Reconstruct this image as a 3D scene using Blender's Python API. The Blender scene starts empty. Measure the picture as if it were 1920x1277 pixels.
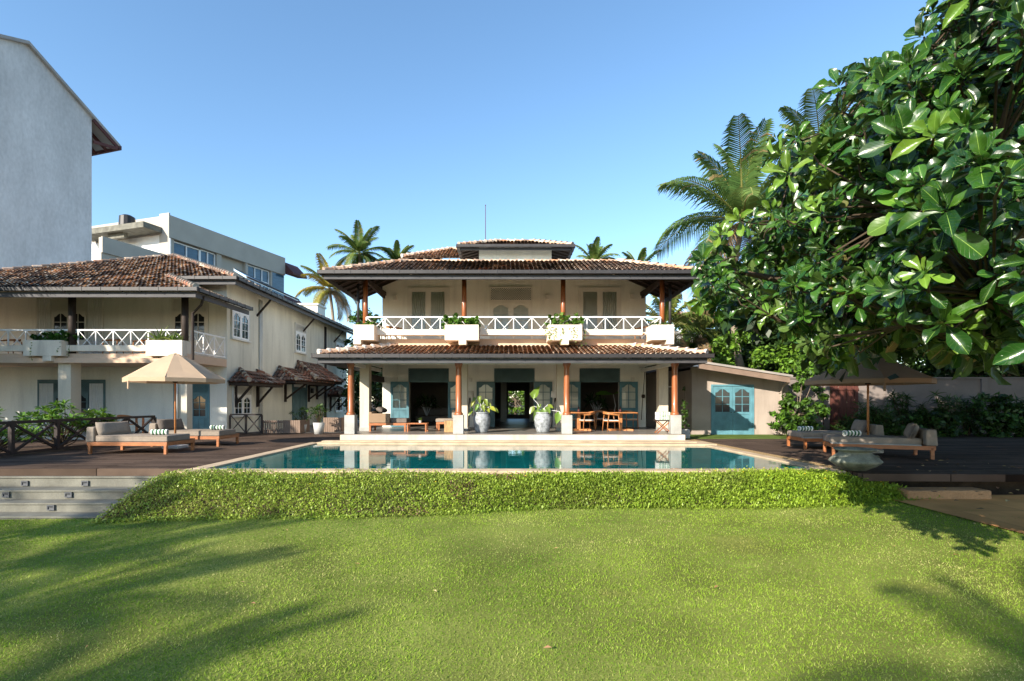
import bpy, math, random
import numpy as np
from mathutils import Vector, Matrix, noise as mnoise
R = math.radians
random.seed(7); NR = np.random.default_rng(7)
S = bpy.context.scene
COL = S.collection

# ---------------------------------------------------------------- camera, sky, sun, exposure
cam = bpy.data.cameras.new('camera'); cam_o = bpy.data.objects.new('camera', cam); COL.objects.link(cam_o)
cam_o.location = (0, 0, 1.5); cam_o.rotation_euler = (R(90), 0, 0)
cam.lens = 18; cam.sensor_width = 36; cam.shift_x = 0.0052; cam.shift_y = 0.0591
cam.clip_start = 0.05; cam.clip_end = 3000
S.camera = cam_o

SUN_EL = R(25); TO_SUN = Vector((-0.625, -0.78, 0)).normalized()
TO_SUN = Vector((TO_SUN.x*math.cos(SUN_EL), TO_SUN.y*math.cos(SUN_EL), math.sin(SUN_EL)))
W = bpy.data.worlds.new('World'); S.world = W; W.use_nodes = True
nt = W.node_tree; nt.nodes.clear()
out = nt.nodes.new('ShaderNodeOutputWorld'); bg = nt.nodes.new('ShaderNodeBackground')
sky = nt.nodes.new('ShaderNodeTexSky'); sky.sky_type = 'NISHITA'; sky.sun_disc = False
sky.sun_elevation = SUN_EL; sky.sun_rotation = math.atan2(TO_SUN.x, TO_SUN.y)
sky.air_density = 1.0; sky.dust_density = 0.3; sky.ozone_density = 2.6; sky.altitude = 0
hs = nt.nodes.new('ShaderNodeHueSaturation'); hs.inputs['Hue'].default_value = 0.495; hs.inputs['Saturation'].default_value = 1.06; hs.inputs['Value'].default_value = 1.0
nt.links.new(sky.outputs[0], hs.inputs['Color']); nt.links.new(hs.outputs[0], bg.inputs[0]); nt.links.new(bg.outputs[0], out.inputs[0])
bg.inputs[1].default_value = 0.15
sl = bpy.data.lights.new('sun', 'SUN'); sl.energy = 5.0; sl.angle = R(0.5); sl.color = (1.0, 0.905, 0.78)
so = bpy.data.objects.new('sun', sl); COL.objects.link(so); so.location = (-20, -20, 30)
so.rotation_euler = TO_SUN.to_track_quat('Z', 'Y').to_euler()
S.view_settings.view_transform = 'Standard'; S.view_settings.look = 'None'
S.view_settings.gamma = 1.0; S.view_settings.exposure = 1.04
S.render.engine = 'CYCLES'
S.cycles.use_denoising = True
S.cycles.max_bounces = 8; S.cycles.diffuse_bounces = 4; S.cycles.glossy_bounces = 4
S.cycles.transparent_max_bounces = 12; S.cycles.sample_clamp_indirect = 6

# ---------------------------------------------------------------- helpers
def X(px, Y): return (px-950)*Y/960.0
def Z(py, Y): return 1.5+(752-py)*Y/960.0
def V(*a): return Vector(a)

def mat(name, c, rough=.7, var=.18, scale=2.0, bump=.0, bscale=60, spec=.4, metal=0, attr=False, fine=.1, trans=0, stretch=(1,1,1), coat=0, stain=0):
    m = bpy.data.materials.new(name); m.use_nodes = True; n = m.node_tree; L = n.links
    p = n.nodes['Principled BSDF']; o = n.nodes['Material Output']
    tc = n.nodes.new('ShaderNodeTexCoord'); mp = n.nodes.new('ShaderNodeMapping'); mp.inputs['Scale'].default_value = stretch
    L.new(tc.outputs['Object'], mp.inputs[0])
    a = n.nodes.new('ShaderNodeTexNoise'); a.inputs['Scale'].default_value = scale; a.inputs['Detail'].default_value = 5; L.new(mp.outputs[0], a.inputs[0])
    b = n.nodes.new('ShaderNodeTexNoise'); b.inputs['Scale'].default_value = bscale; b.inputs['Detail'].default_value = 3; L.new(mp.outputs[0], b.inputs[0])
    r1 = n.nodes.new('ShaderNodeMapRange'); r1.inputs[1].default_value = .3; r1.inputs[2].default_value = .7
    r1.inputs[3].default_value = 1-var; r1.inputs[4].default_value = 1+var*.6; L.new(a.outputs[0], r1.inputs[0])
    r2 = n.nodes.new('ShaderNodeMapRange'); r2.inputs[1].default_value = .25; r2.inputs[2].default_value = .75
    r2.inputs[3].default_value = 1-fine; r2.inputs[4].default_value = 1+fine; L.new(b.outputs[0], r2.inputs[0])
    mu = n.nodes.new('ShaderNodeMath'); mu.operation = 'MULTIPLY'; L.new(r1.outputs[0], mu.inputs[0]); L.new(r2.outputs[0], mu.inputs[1])
    if stain:
        m2 = n.nodes.new('ShaderNodeMapping'); m2.inputs['Scale'].default_value = (3.2,3.2,.35); L.new(tc.outputs['Object'], m2.inputs[0])
        cn = n.nodes.new('ShaderNodeTexNoise'); cn.inputs['Scale'].default_value = 1.0; cn.inputs['Detail'].default_value = 7; cn.inputs['Roughness'].default_value = .65; L.new(m2.outputs[0], cn.inputs[0])
        r3 = n.nodes.new('ShaderNodeMapRange'); r3.inputs[1].default_value = .52; r3.inputs[2].default_value = .74; r3.inputs[3].default_value = 1; r3.inputs[4].default_value = 1-stain; L.new(cn.outputs[0], r3.inputs[0])
        m3 = n.nodes.new('ShaderNodeMath'); m3.operation = 'MULTIPLY'; L.new(mu.outputs[0], m3.inputs[0]); L.new(r3.outputs[0], m3.inputs[1]); mu = m3
    vm = n.nodes.new('ShaderNodeVectorMath'); vm.operation = 'SCALE'; L.new(mu.outputs[0], vm.inputs['Scale'])
    if attr:
        at = n.nodes.new('ShaderNodeAttribute'); at.attribute_name = 'Col'; L.new(at.outputs['Color'], vm.inputs[0])
    else: vm.inputs[0].default_value = c
    L.new(vm.outputs[0], p.inputs['Base Color'])
    p.inputs['Roughness'].default_value = rough; p.inputs['Metallic'].default_value = metal
    p.inputs['Specular IOR Level'].default_value = spec; p.inputs['Coat Weight'].default_value = coat
    if bump:
        bp = n.nodes.new('ShaderNodeBump'); bp.inputs['Strength'].default_value = bump; bp.inputs['Distance'].default_value = .02
        L.new(b.outputs[0], bp.inputs['Height']); L.new(bp.outputs[0], p.inputs['Normal'])
    if trans:
        t = n.nodes.new('ShaderNodeBsdfTranslucent'); L.new(vm.outputs[0], t.inputs[0])
        mx = n.nodes.new('ShaderNodeMixShader'); mx.inputs[0].default_value = trans
        L.new(p.outputs[0], mx.inputs[1]); L.new(t.outputs[0], mx.inputs[2]); L.new(mx.outputs[0], o.inputs[0])
    return m

class M:
    def __init__(s): s.v = []; s.f = []; s.c = []; s.cur = (1,1,1,1)
    def col(s, c): s.cur = (c[0], c[1], c[2], 1); return s
    def add(s, vs, fs):
        o = len(s.v); s.v += [tuple(q) for q in vs]
        for f in fs: s.f.append(tuple(i+o for i in f)); s.c.append(s.cur)
        return s
    BF = [(0,3,2,1),(4,5,6,7),(0,1,5,4),(1,2,6,5),(2,3,7,6),(3,0,4,7)]
    def box(s, x0,x1,y0,y1,z0,z1):
        return s.add([(x0,y0,z0),(x1,y0,z0),(x1,y1,z0),(x0,y1,z0),(x0,y0,z1),(x1,y0,z1),(x1,y1,z1),(x0,y1,z1)], s.BF)
    def fbox(s, O,u,n,a0,a1,b0,b1,c0,c1):      # box in a frame: u along, n outwards, z up
        z = Vector((0,0,1)); P = lambda a,b,c: O+u*a+n*b+z*c
        return s.add([P(a0,b0,c0),P(a1,b0,c0),P(a1,b1,c0),P(a0,b1,c0),P(a0,b0,c1),P(a1,b0,c1),P(a1,b1,c1),P(a0,b1,c1)], s.BF)
    def bar(s, p, q, w, h=None, up=(0,0,1)):
        p = Vector(p); q = Vector(q); h = h or w; d = (q-p).normalized(); up = Vector(up)
        if abs(d.dot(up)) > .98: up = Vector((0,1,0))
        a = d.cross(up).normalized()*w/2; b = a.cross(d).normalized()*h/2
        return s.add([p-a-b,p+a-b,p+a+b,p-a+b,q-a-b,q+a-b,q+a+b,q-a+b], [(0,1,2,3),(7,6,5,4),(0,4,5,1),(1,5,6,2),(2,6,7,3),(3,7,4,0)])
    def tube(s, pts, rads, n=8, cap=True):
        pts = [Vector(p) for p in pts]
        if not hasattr(rads, '__len__'): rads = [rads]*len(pts)
        vs = []; prev = None
        for i, p in enumerate(pts):
            d = (pts[min(i+1,len(pts)-1)]-pts[max(i-1,0)]).normalized()
            a = (prev - d*prev.dot(d)) if prev else d.orthogonal()
            a.normalize(); prev = a; b = d.cross(a)
            for k in range(n):
                t = 2*math.pi*k/n; vs.append(p+(a*math.cos(t)+b*math.sin(t))*rads[i])
        fs = [(i*n+k, i*n+(k+1)%n, (i+1)*n+(k+1)%n, (i+1)*n+k) for i in range(len(pts)-1) for k in range(n)]
        if cap: fs += [tuple(range(n))[::-1], tuple((len(pts)-1)*n+k for k in range(n))]
        return s.add(vs, fs)
    def lathe(s, prof, c=(0,0,0), n=24, sq=None):
        vs = [(c[0]+r*math.cos(2*math.pi*k/n), c[1]+r*math.sin(2*math.pi*k/n), c[2]+z) for r,z in prof for k in range(n)]
        fs = [(i*n+k, i*n+(k+1)%n, (i+1)*n+(k+1)%n, (i+1)*n+k) for i in range(len(prof)-1) for k in range(n)]
        return s.add(vs, fs)
    def prism(s, poly, off):
        n = len(poly); poly = [Vector(p) for p in poly]; off = Vector(off)
        return s.add(poly+[p+off for p in poly], [tuple(range(n))[::-1], tuple(range(n,2*n))]+[(i,(i+1)%n,n+(i+1)%n,n+i) for i in range(n)])
    def sheet(s, pts): return s.add(pts, [tuple(range(len(pts)))])
    def build(s, name, m, parent=None, smooth=False, bevel=0, seg=2):
        o = Vector((0,0,0)); r = parent
        while r: o = o+r.location; r = r.parent
        me = bpy.data.meshes.new(name); me.from_pydata([(a-o.x,b-o.y,c-o.z) for a,b,c in s.v], [], s.f); me.update()
        at = me.attributes.new('Col','FLOAT_COLOR','FACE'); at.data.foreach_set('color', np.array(s.c,'f').ravel())
        if smooth: me.polygons.foreach_set('use_smooth', [True]*len(me.polygons))
        me.materials.append(m)
        ob = bpy.data.objects.new(name, me); COL.objects.link(ob)
        if parent: ob.parent = parent
        if bevel:
            b = ob.modifiers.new('bevel','BEVEL'); b.width = bevel; b.segments = seg; b.limit_method = 'ANGLE'; b.angle_limit = R(40)
        return ob

def npbuild(name, Vt, F, m, parent=None, col=None, uv=None, smooth=False):
    Vt = np.asarray(Vt,'f').reshape(-1,3); F = np.asarray(F,'i'); o = Vector((0,0,0)); r = parent
    while r: o = o+r.location; r = r.parent
    Vt = Vt-np.array(o,'f')
    me = bpy.data.meshes.new(name); n,k = F.shape
    me.vertices.add(len(Vt)); me.vertices.foreach_set('co', Vt.ravel().astype('f'))
    me.loops.add(F.size); me.loops.foreach_set('vertex_index', F.ravel())
    me.polygons.add(n); me.polygons.foreach_set('loop_start', np.arange(0,n*k,k,dtype='i'))
    if smooth: me.polygons.foreach_set('use_smooth', np.ones(n,dtype=bool))
    me.update(calc_edges=True)
    if col is not None:
        c4 = np.ones((n,4),'f'); c4[:,:3] = col
        me.attributes.new('Col','FLOAT_COLOR','FACE').data.foreach_set('color', c4.ravel())
    if uv is not None:
        me.uv_layers.new(name='UVMap').data.foreach_set('uv', uv.astype('f').ravel())
    me.materials.append(m); ob = bpy.data.objects.new(name, me); COL.objects.link(ob)
    if parent: ob.parent = parent
    return ob

def tag(o, label=None, cat=None, group=None, kind=None):
    if label: o['label'] = label
    if cat: o['category'] = cat
    if group: o['group'] = group
    if kind: o['kind'] = kind
    return o
def thing(name, label, cat, loc=(0,0,0), group=None):
    o = bpy.data.objects.new(name, None); COL.objects.link(o); o.location = loc; o.empty_display_size = .3
    return tag(o, label, cat, group)
def copy_tree(o, parent=None):
    c = o.copy(); COL.objects.link(c)
    if parent: c.parent = parent
    for ch in o.children: copy_tree(ch, c)
    return c
def place(o, loc, rz=0, label=None, first=False, scale=None):
    c = o if first else copy_tree(o)
    c.location = loc; c.rotation_euler = (0,0,rz)
    if label: c['label'] = label
    if scale: c.scale = (scale,)*3
    return c
def vnoise(x, y, seed=0, sc=1.0):
    g = np.random.default_rng(seed).random((64,64)); x = x*sc+1000; y = y*sc+1000
    xi = np.floor(x).astype(int); yi = np.floor(y).astype(int); fx = x-xi; fy = y-yi
    fx = fx*fx*(3-2*fx); fy = fy*fy*(3-2*fy); q = lambda a,b: g[a%64,b%64]
    return (q(xi,yi)*(1-fx)+q(xi+1,yi)*fx)*(1-fy)+(q(xi,yi+1)*(1-fx)+q(xi+1,yi+1)*fx)*fy

# ---------------------------------------------------------------- materials
MT = {}
MT['cream'] = mat('cream_plaster', (.74,.73,.66), .9, .13, .9, .15, 40, .2, fine=.05, stretch=(1,1,.3), stain=.16)
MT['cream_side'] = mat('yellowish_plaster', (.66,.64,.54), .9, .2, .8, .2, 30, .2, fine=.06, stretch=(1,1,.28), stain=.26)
MT['white_wall'] = mat('white_plaster', (.82,.78,.70), .9, .10, .8, .12, 40, .2, fine=.04)
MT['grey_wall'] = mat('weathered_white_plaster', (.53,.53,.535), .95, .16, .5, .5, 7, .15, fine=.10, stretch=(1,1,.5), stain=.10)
MT['peach'] = mat('peach_concrete', (.62,.44,.31), .9, .14, 1.2, .1, 40, .2)
MT['planter'] = mat('cream_concrete', (.72,.63,.51), .85, .16, 2.2, .1, 50, .25, fine=.05, stretch=(1,1,.35), stain=.22)
MT['white_paint'] = mat('white_paint', (.78,.78,.76), .45, .06, 2, 0, 60, .4, fine=.03)
MT['white_trim'] = mat('white_trim', (.62,.60,.54), .5, .08, 2, 0, 60, .4, fine=.03)
MT['gutter'] = mat('grey_gutter', (.032,.029,.029), .5, .25, 3, .1, 20, .4)
MT['fascia'] = mat('grey_fascia', (.062,.061,.065), .6, .25, 2, .1, 20, .3, stretch=(1,1,4))
MT['darkwood'] = mat('dark_timber', (.035,.024,.018), .7, .3, 3, .2, 40, .3)
MT['wood'] = mat('polished_hardwood', (.30,.095,.030), .35, .35, 3, .05, 30, .5, stretch=(6,6,.6), coat=.2)
MT['teak'] = mat('oiled_teak', (.36,.13,.045), .45, .3, 4, .05, 50, .45, stretch=(1,5,5))
MT['teak_light'] = mat('honey_teak', (.42,.17,.055), .4, .25, 5, .05, 50, .5)
MT['concrete'] = mat('grey_polished_concrete', (.36,.36,.33), .6, .22, 2.5, .08, 40, .35)
MT['step'] = mat('weathered_cement', (.17,.165,.135), .85, .35, 1.8, .25, 30, .25, fine=.12)
MT['stone'] = mat('sandstone_coping', (.50,.38,.25), .8, .28, 2.2, .25, 40, .3, fine=.14)
MT['slabface'] = mat('pale_stone', (.57,.48,.37), .8, .2, 1.6, .1, 40, .3, stain=.35)
MT['blue'] = mat('turquoise_paint', (.075,.18,.215), .5, .28, 3, .1, 40, .4)
MT['blue_bright'] = mat('bright_turquoise_paint', (.10,.245,.295), .5, .25, 3, .1, 40, .4)
MT['greengrey'] = mat('grey_green_paint', (.085,.15,.16), .55, .2, 3, .05, 40, .35)
MT['dark'] = mat('dark_interior', (.02,.018,.016), .9, .1, 1)
MT['room'] = mat('interior_wall', (.20,.17,.14), .9, .1, 1)
MT['fabric'] = mat('taupe_canvas', (.27,.225,.18), .95, .14, 5, .5, 16, .1, fine=.06)
MT['fabric_dark'] = mat('charcoal_taupe_canvas', (.16,.135,.115), .95, .14, 5, .5, 16, .1, fine=.06)
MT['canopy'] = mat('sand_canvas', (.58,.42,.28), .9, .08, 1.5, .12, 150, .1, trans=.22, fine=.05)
MT['canopy_shaded'] = mat('shade_darkened_canvas', (.34,.235,.15), .9, .08, 1.5, .12, 150, .1, trans=.18, fine=.05)  # canvas colour darkened to carry the shade on the right umbrella
MT['tile'] = mat('clay_tile', (1,1,1), .85, .28, 9, .3, 50, .2, attr=True, fine=.18)
MT['leaf'] = mat('foliage', (1,1,1), .45, .15, 1.2, 0, 30, .4, attr=True, trans=.28)
MT['leaf_gloss'] = mat('glossy_foliage', (1,1,1), .32, .12, 2, 0, 30, .5, attr=True, trans=.22)
MT['frond'] = mat('palm_frond', (1,1,1), .6, .15, 1.5, 0, 40, .18, attr=True, trans=.25)
MT['grass'] = mat('grass_blades', (1,1,1), .9, .12, 1.5, 0, 30, .05, attr=True, trans=.35)
MT['bark'] = mat('grey_brown_bark', (.20,.155,.11), .9, .35, 6, .6, 25, .2, stretch=(1,1,3))
MT['palm_bark'] = mat('palm_trunk', (.27,.22,.165), .9, .3, 8, .5, 25, .2, stretch=(.6,.6,5))
MT['branch'] = mat('twig_bark', (.075,.055,.036), .85, .3, 6, .4, 40, .2)
MT['soil'] = mat('soil', (.07,.05,.035), .95, .3, 4, .4, 30, .1)
MT['towel'] = mat('striped_towel', (1,1,1), .95, .06, 5, .3, 200, .1, attr=True, fine=.05)
MT['attr'] = mat('painted', (1,1,1), .6, .12, 3, .05, 60, .35, attr=True)
MT['pot'] = mat('mottled_grey_glaze', (.30,.32,.33), .5, .55, 9, .3, 30, .4, fine=.25)
MT['pot_plain'] = mat('pale_grey_pot', (.45,.45,.43), .6, .12, 3, .05, 40, .35)
MT['urn'] = mat('mossy_grey_stone', (.19,.20,.155), .7, .45, 5, .35, 30, .3, fine=.2)
MT['metal_black'] = mat('black_metal', (.02,.018,.017), .5, .2, 4, .05, 40, .4)
MT['steel'] = mat('dull_steel', (.10,.105,.115), .45, .15, 4, .05, 40, .5, metal=.4)
MT['pillar'] = mat('warm_cream_plaster', (.60,.53,.41), .9, .13, .9, .15, 40, .2, fine=.05, stretch=(1,1,.3), stain=.2)
MT['fence'] = mat('dark_stained_timber', (.028,.019,.017), .6, .3, 4, .1, 40, .35)
MT['slats'] = mat('taupe_slats', (.22,.155,.115), .7, .15, 3, .1, 40, .3)
MT['curtain'] = mat('grey_curtain', (.64,.63,.60), .95, .1, 2, 0, 60, .1)
MT['curtain_light'] = mat('white_blind', (.75,.73,.66), .9, .06, 2, 0, 60, .1)
MT['wallpink'] = mat('taupe_render', (.365,.305,.255), .92, .18, .9, .2, 30, .2, fine=.06, stain=.2)
MT['wall_shaded'] = mat('shade_darkened_render', (.22,.185,.165), .92, .2, .9, .2, 30, .2, fine=.06)  # taupe render, shade of the boundary and recessed walls put into the colour
MT['gate'] = mat('red_brown_gate', (.11,.038,.028), .65, .25, 4, .1, 40, .3, stretch=(4,4,.5))
MT['hotel_shaded'] = mat('shade_toned_white_cladding', (.42,.385,.325), .85, .08, .5, .05, 30, .25, fine=.03)  # white hotel walls, toned grey for the side away from the sun
MT['hotel_dark'] = mat('dark_cladding', (.10,.085,.07), .8, .1, 1)
MT['rust'] = mat('red_oxide_paint', (.085,.028,.026), .7, .2, 2)
MT['path'] = mat('sandy_flagstone', (.38,.215,.105), .9, .3, 1.3, .35, 25, .2, fine=.16)
MT['verfloor'] = mat('polished_cement_floor', (.20,.18,.155), .38, .2, 2, .02, 30, .5)
MT['art'] = mat('blue_canvas', (.02,.07,.16), .7, .4, 2)
MT['lampshade'] = mat('linen_shade', (.70,.66,.58), .9, .05, 3)

def glass(name, tint, mixv, rough=.02):
    m = bpy.data.materials.new(name); m.use_nodes = True; n = m.node_tree; L = n.links
    n.nodes.remove(n.nodes['Principled BSDF']); o = n.nodes['Material Output']
    t = n.nodes.new('ShaderNodeBsdfTransparent'); t.inputs[0].default_value = (*tint,1)
    g = n.nodes.new('ShaderNodeBsdfGlossy'); g.inputs['Roughness'].default_value = rough
    fr = n.nodes.new('ShaderNodeFresnel'); fr.inputs[0].default_value = 1.5
    mx = n.nodes.new('ShaderNodeMixShader'); L.new(fr.outputs[0], mx.inputs[0]); L.new(t.outputs[0], mx.inputs[1]); L.new(g.outputs[0], mx.inputs[2])
    L.new(mx.outputs[0], o.inputs[0]); return m
MT['glass'] = glass('clear_glass', (.93,.95,.94), .1)
MT['darkglass'] = mat('dark_window_glass', (.02,.025,.03), .06, .1, 1, 0, 10, .6)
MT['blueglass'] = mat('blue_window_glass', (.035,.085,.13), .12, .35, .8, 0, 10, .6, stretch=(1,1,6))

def wave_grid(name, c, line, sx, sy, rough=.5, lw=.03, spec=.4, bumpn=.1, axes=(0,1), mortar_var=.2, ior=None):
    m = bpy.data.materials.new(name); m.use_nodes = True; n = m.node_tree; L = n.links; p = n.nodes['Principled BSDF']
    tc = n.nodes.new('ShaderNodeTexCoord'); b = n.nodes.new('ShaderNodeTexBrick')
    b.inputs['Color1'].default_value = (*[x*(1-mortar_var) for x in c],1); b.inputs['Color2'].default_value = (*[x*(1+mortar_var) for x in c],1)
    b.inputs['Mortar'].default_value = (*line,1); b.inputs['Scale'].default_value = 1; b.inputs['Mortar Size'].default_value = lw
    b.inputs['Brick Width'].default_value = sx; b.inputs['Row Height'].default_value = sy; b.offset = .5 if sx > 1 else 0
    L.new(tc.outputs['Object'], b.inputs['Vector'])
    a = n.nodes.new('ShaderNodeTexNoise'); a.inputs['Scale'].default_value = 1.3; a.inputs['Detail'].default_value = 6; L.new(tc.outputs['Object'], a.inputs[0])
    r = n.nodes.new('ShaderNodeMapRange'); r.inputs[1].default_value=.3; r.inputs[2].default_value=.7; r.inputs[3].default_value=.75; r.inputs[4].default_value=1.2; L.new(a.outputs[0], r.inputs[0])
    vm = n.nodes.new('ShaderNodeVectorMath'); vm.operation='SCALE'; L.new(b.outputs[0], vm.inputs[0]); L.new(r.outputs[0], vm.inputs['Scale']); L.new(vm.outputs[0], p.inputs['Base Color'])
    p.inputs['Roughness'].default_value = rough; p.inputs['Specular IOR Level'].default_value = spec
    if ior: p.inputs['IOR'].default_value = ior
    return m, n, p, L, tc
MT['deck'] = wave_grid('dark_composite_decking', (.095,.066,.049), (.018,.012,.009), 2.6, .145, .8, .012, .05, mortar_var=.3)[0]
MT['paver'] = wave_grid('terrace_paving', (.22,.18,.14), (.1,.08,.06), .6, .6, .7, .01)[0]
wm, wn, wp, wl, wtc = wave_grid('pool_water', (.004,.10,.098), (.007,.135,.125), .42, .42, .015, .02, .5, mortar_var=.12, ior=1.33)
nz = wn.nodes.new('ShaderNodeTexNoise'); nz.inputs['Scale'].default_value = 2.6; nz.inputs['Detail'].default_value = 2
mpw = wn.nodes.new('ShaderNodeMapping'); mpw.inputs['Scale'].default_value = (.6,1.6,1); wl.new(wtc.outputs['Object'], mpw.inputs[0]); wl.new(mpw.outputs[0], nz.inputs[0])
bw = wn.nodes.new('ShaderNodeBump'); bw.inputs['Strength'].default_value = .018; bw.inputs['Distance'].default_value = .1
wl.new(nz.outputs[0], bw.inputs['Height']); wl.new(bw.outputs[0], wp.inputs['Normal'])
MT['water'] = wm

def almond_mat():
    m = bpy.data.materials.new('almond_leaf'); m.use_nodes = True; n = m.node_tree; L = n.links; p = n.nodes['Principled BSDF']; o = n.nodes['Material Output']
    N = lambda op,a,b=None: _m(n,L,op,a,b)
    uv = n.nodes.new('ShaderNodeUVMap'); sp = n.nodes.new('ShaderNodeSeparateXYZ'); L.new(uv.outputs[0], sp.inputs[0])
    du = N('ABSOLUTE', N('SUBTRACT', sp.outputs[0], .5))
    rib = N('LESS_THAN', du, .014)
    ph = N('SUBTRACT', sp.outputs[1], N('MULTIPLY', du, .55))
    vein = N('POWER', N('ABSOLUTE', N('SINE', N('MULTIPLY', ph, 26.0))), 10.0)
    vein = N('SUBTRACT', 1.0, N('MINIMUM', N('MULTIPLY', N('ABSOLUTE', N('SINE', N('MULTIPLY', ph, 26.0))), 6.0), 1.0))
    at = n.nodes.new('ShaderNodeAttribute'); at.attribute_name = 'Col'
    geo = n.nodes.new('ShaderNodeNewGeometry')
    def mix(f, a, b):
        x = n.nodes.new('ShaderNodeMix'); x.data_type = 'RGBA'
        if hasattr(f,'is_linked') or not isinstance(f,(int,float)): L.new(f, x.inputs[0])
        else: x.inputs[0].default_value = f
        for k,q in ((6,a),(7,b)):
            if isinstance(q, tuple): x.inputs[k].default_value = (*q,1)
            else: L.new(q, x.inputs[k])
        return x.outputs[2]
    back = mix(.5, at.outputs['Color'], (.13,.19,.05))
    c0 = mix(geo.outputs['Backfacing'], at.outputs['Color'], back)
    c1 = mix(N('MULTIPLY', vein, .30), c0, (.16,.28,.05))
    c2 = mix(rib, c1, (.20,.32,.06))
    L.new(c2, p.inputs['Base Color']); p.inputs['Roughness'].default_value = .27; p.inputs['Specular IOR Level'].default_value = .5
    bp = n.nodes.new('ShaderNodeBump'); bp.inputs['Strength'].default_value = .5; bp.inputs['Distance'].default_value = .006
    bp.invert = True; L.new(vein, bp.inputs['Height']); L.new(bp.outputs[0], p.inputs['Normal'])
    t = n.nodes.new('ShaderNodeBsdfTranslucent'); L.new(c2, t.inputs[0])
    mx = n.nodes.new('ShaderNodeMixShader'); mx.inputs[0].default_value = .11
    L.new(p.outputs[0], mx.inputs[1]); L.new(t.outputs[0], mx.inputs[2]); L.new(mx.outputs[0], o.inputs[0])
    return m
def _m(n, L, op, a, b):
    x = n.nodes.new('ShaderNodeMath'); x.operation = op
    for k,q in ((0,a),(1,b)):
        if q is None: continue
        if isinstance(q,(int,float)): x.inputs[k].default_value = q
        else: L.new(q, x.inputs[k])
    return x.outputs[0]
MT['almond'] = almond_mat()

# ---------------------------------------------------------------- building helpers
def inpoly(x, y, P):
    c = False; n = len(P)
    for i in range(n):
        x1,y1 = P[i]; x2,y2 = P[(i+1)%n]
        if (y1 > y) != (y2 > y) and x < (x2-x1)*(y-y1)/(y2-y1)+x1: c = not c
    return c
def pick(pal):
    t = random.random()*sum(p[0] for p in pal)
    for w,c in pal:
        t -= w
        if t <= 0: break
    k = random.uniform(.8,1.2); return (c[0]*k, c[1]*k, c[2]*k)
PAL_LIGHT = [(4,(.58,.385,.26)),(3,(.66,.47,.33)),(2,(.52,.27,.15)),(1.5,(.70,.57,.43)),(.6,(.30,.20,.14))]
PAL_DARK = [(4,(.16,.128,.108)),(3,(.26,.185,.14)),(2,(.38,.27,.20)),(1.8,(.58,.45,.34)),(.5,(.50,.26,.16))]
PAL_MIX = [(4.0,(.085,.065,.055)),(2.6,(.43,.27,.175)),(2.2,(.58,.38,.24)),(1.8,(.24,.165,.12)),(1.8,(.66,.53,.39))]
PAL_MOSS = [(4,(.20,.12,.085)),(3,(.30,.13,.08)),(2,(.36,.26,.19)),(1.5,(.10,.07,.055)),(.5,(.45,.40,.33))]
def slope(m, pts, pal, wu=.18, wv=.30, r=.088, patch=None):
    pts = [Vector(p) for p in pts]; u = (pts[1]-pts[0]).normalized(); nrm = None
    for k in range(2, len(pts)):
        c = u.cross(pts[k]-pts[0])
        if c.length > 1e-4: nrm = c.normalized(); break
    if nrm.z < 0: nrm = -nrm
    v = nrm.cross(u)
    if v.z < 0: v = -v
    q = [((p-pts[0]).dot(u),(p-pts[0]).dot(v)) for p in pts]
    m.col(tuple(.75*q for q in pal[1][1])); m.sheet([p-nrm*.012 for p in pts]); m.col((.05,.035,.03))
    m.sheet([p-nrm*.05 for p in pts][::-1])
    U0 = min(a for a,b in q); U1 = max(a for a,b in q); V1 = max(b for a,b in q)
    for j in range(int(V1/wv)+1):
        for i in range(int((U1-U0)/wu)+1):
            a = U0+(i+.5)*wu+random.uniform(-.012,.012); b = (j+.5)*wv
            if not inpoly(a, b, q): continue
            nv = mnoise.noise(pts[0]+u*a*.6+v*b*.9)
            c = pick(pal); k = 1+.55*nv; m.col((c[0]*k,c[1]*k,c[2]*k))
            tw = random.uniform(-.05,.05); lift = random.uniform(0,.014); vs = []
            b0 = j*wv-.06+random.uniform(-.025,.025); b1 = b0+wv+.09
            for bb,rr,h in ((b0,r*1.04,.034+lift),(b1,r*.82,-.018)):
                for s_ in range(6):
                    t = math.pi*s_/5
                    vs.append(pts[0]+u*(a+rr*math.cos(t)+tw*(bb-b))+v*bb+nrm*(h+rr*.85*math.sin(t)))
            m.add(vs, [(s_,s_+1,s_+7,s_+6) for s_ in range(5)])
def ridge(m, A, B, r=.105, seg=.36, pal=PAL_LIGHT, mortar=(.62,.56,.50)):
    A = Vector(A); B = Vector(B); d = B-A; n = max(1,int(d.length/seg)); d = d/n
    for i in range(n):
        p = A+d*i; m.col(pick(pal)); m.tube([p+V(0,0,.02), p+d+V(0,0,-.01)], [r*random.uniform(.98,1.06), r*.9], 8)
        if mortar: m.col(mortar); m.tube([p-d*.10+V(0,0,.03), p+d*.13+V(0,0,.03)], [r*1.12,r*1.02], 8)
def gutter(mg, A, B, out=(0,-1,0), w=.15, h=.13, clip=.6):
    A = Vector(A); B = Vector(B); out = Vector(out); mg.col((1,1,1))
    a0 = A+out*w/2; b0 = B+out*w/2
    mg.bar(a0, b0, w, h); d = B-A; n = int(d.length/clip)
    for i in range(n+1):
        p = a0+d*(i/max(n,1)); e = d.normalized()*.012; mg.bar(p-e, p+e, w+.025, h+.03)
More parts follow.
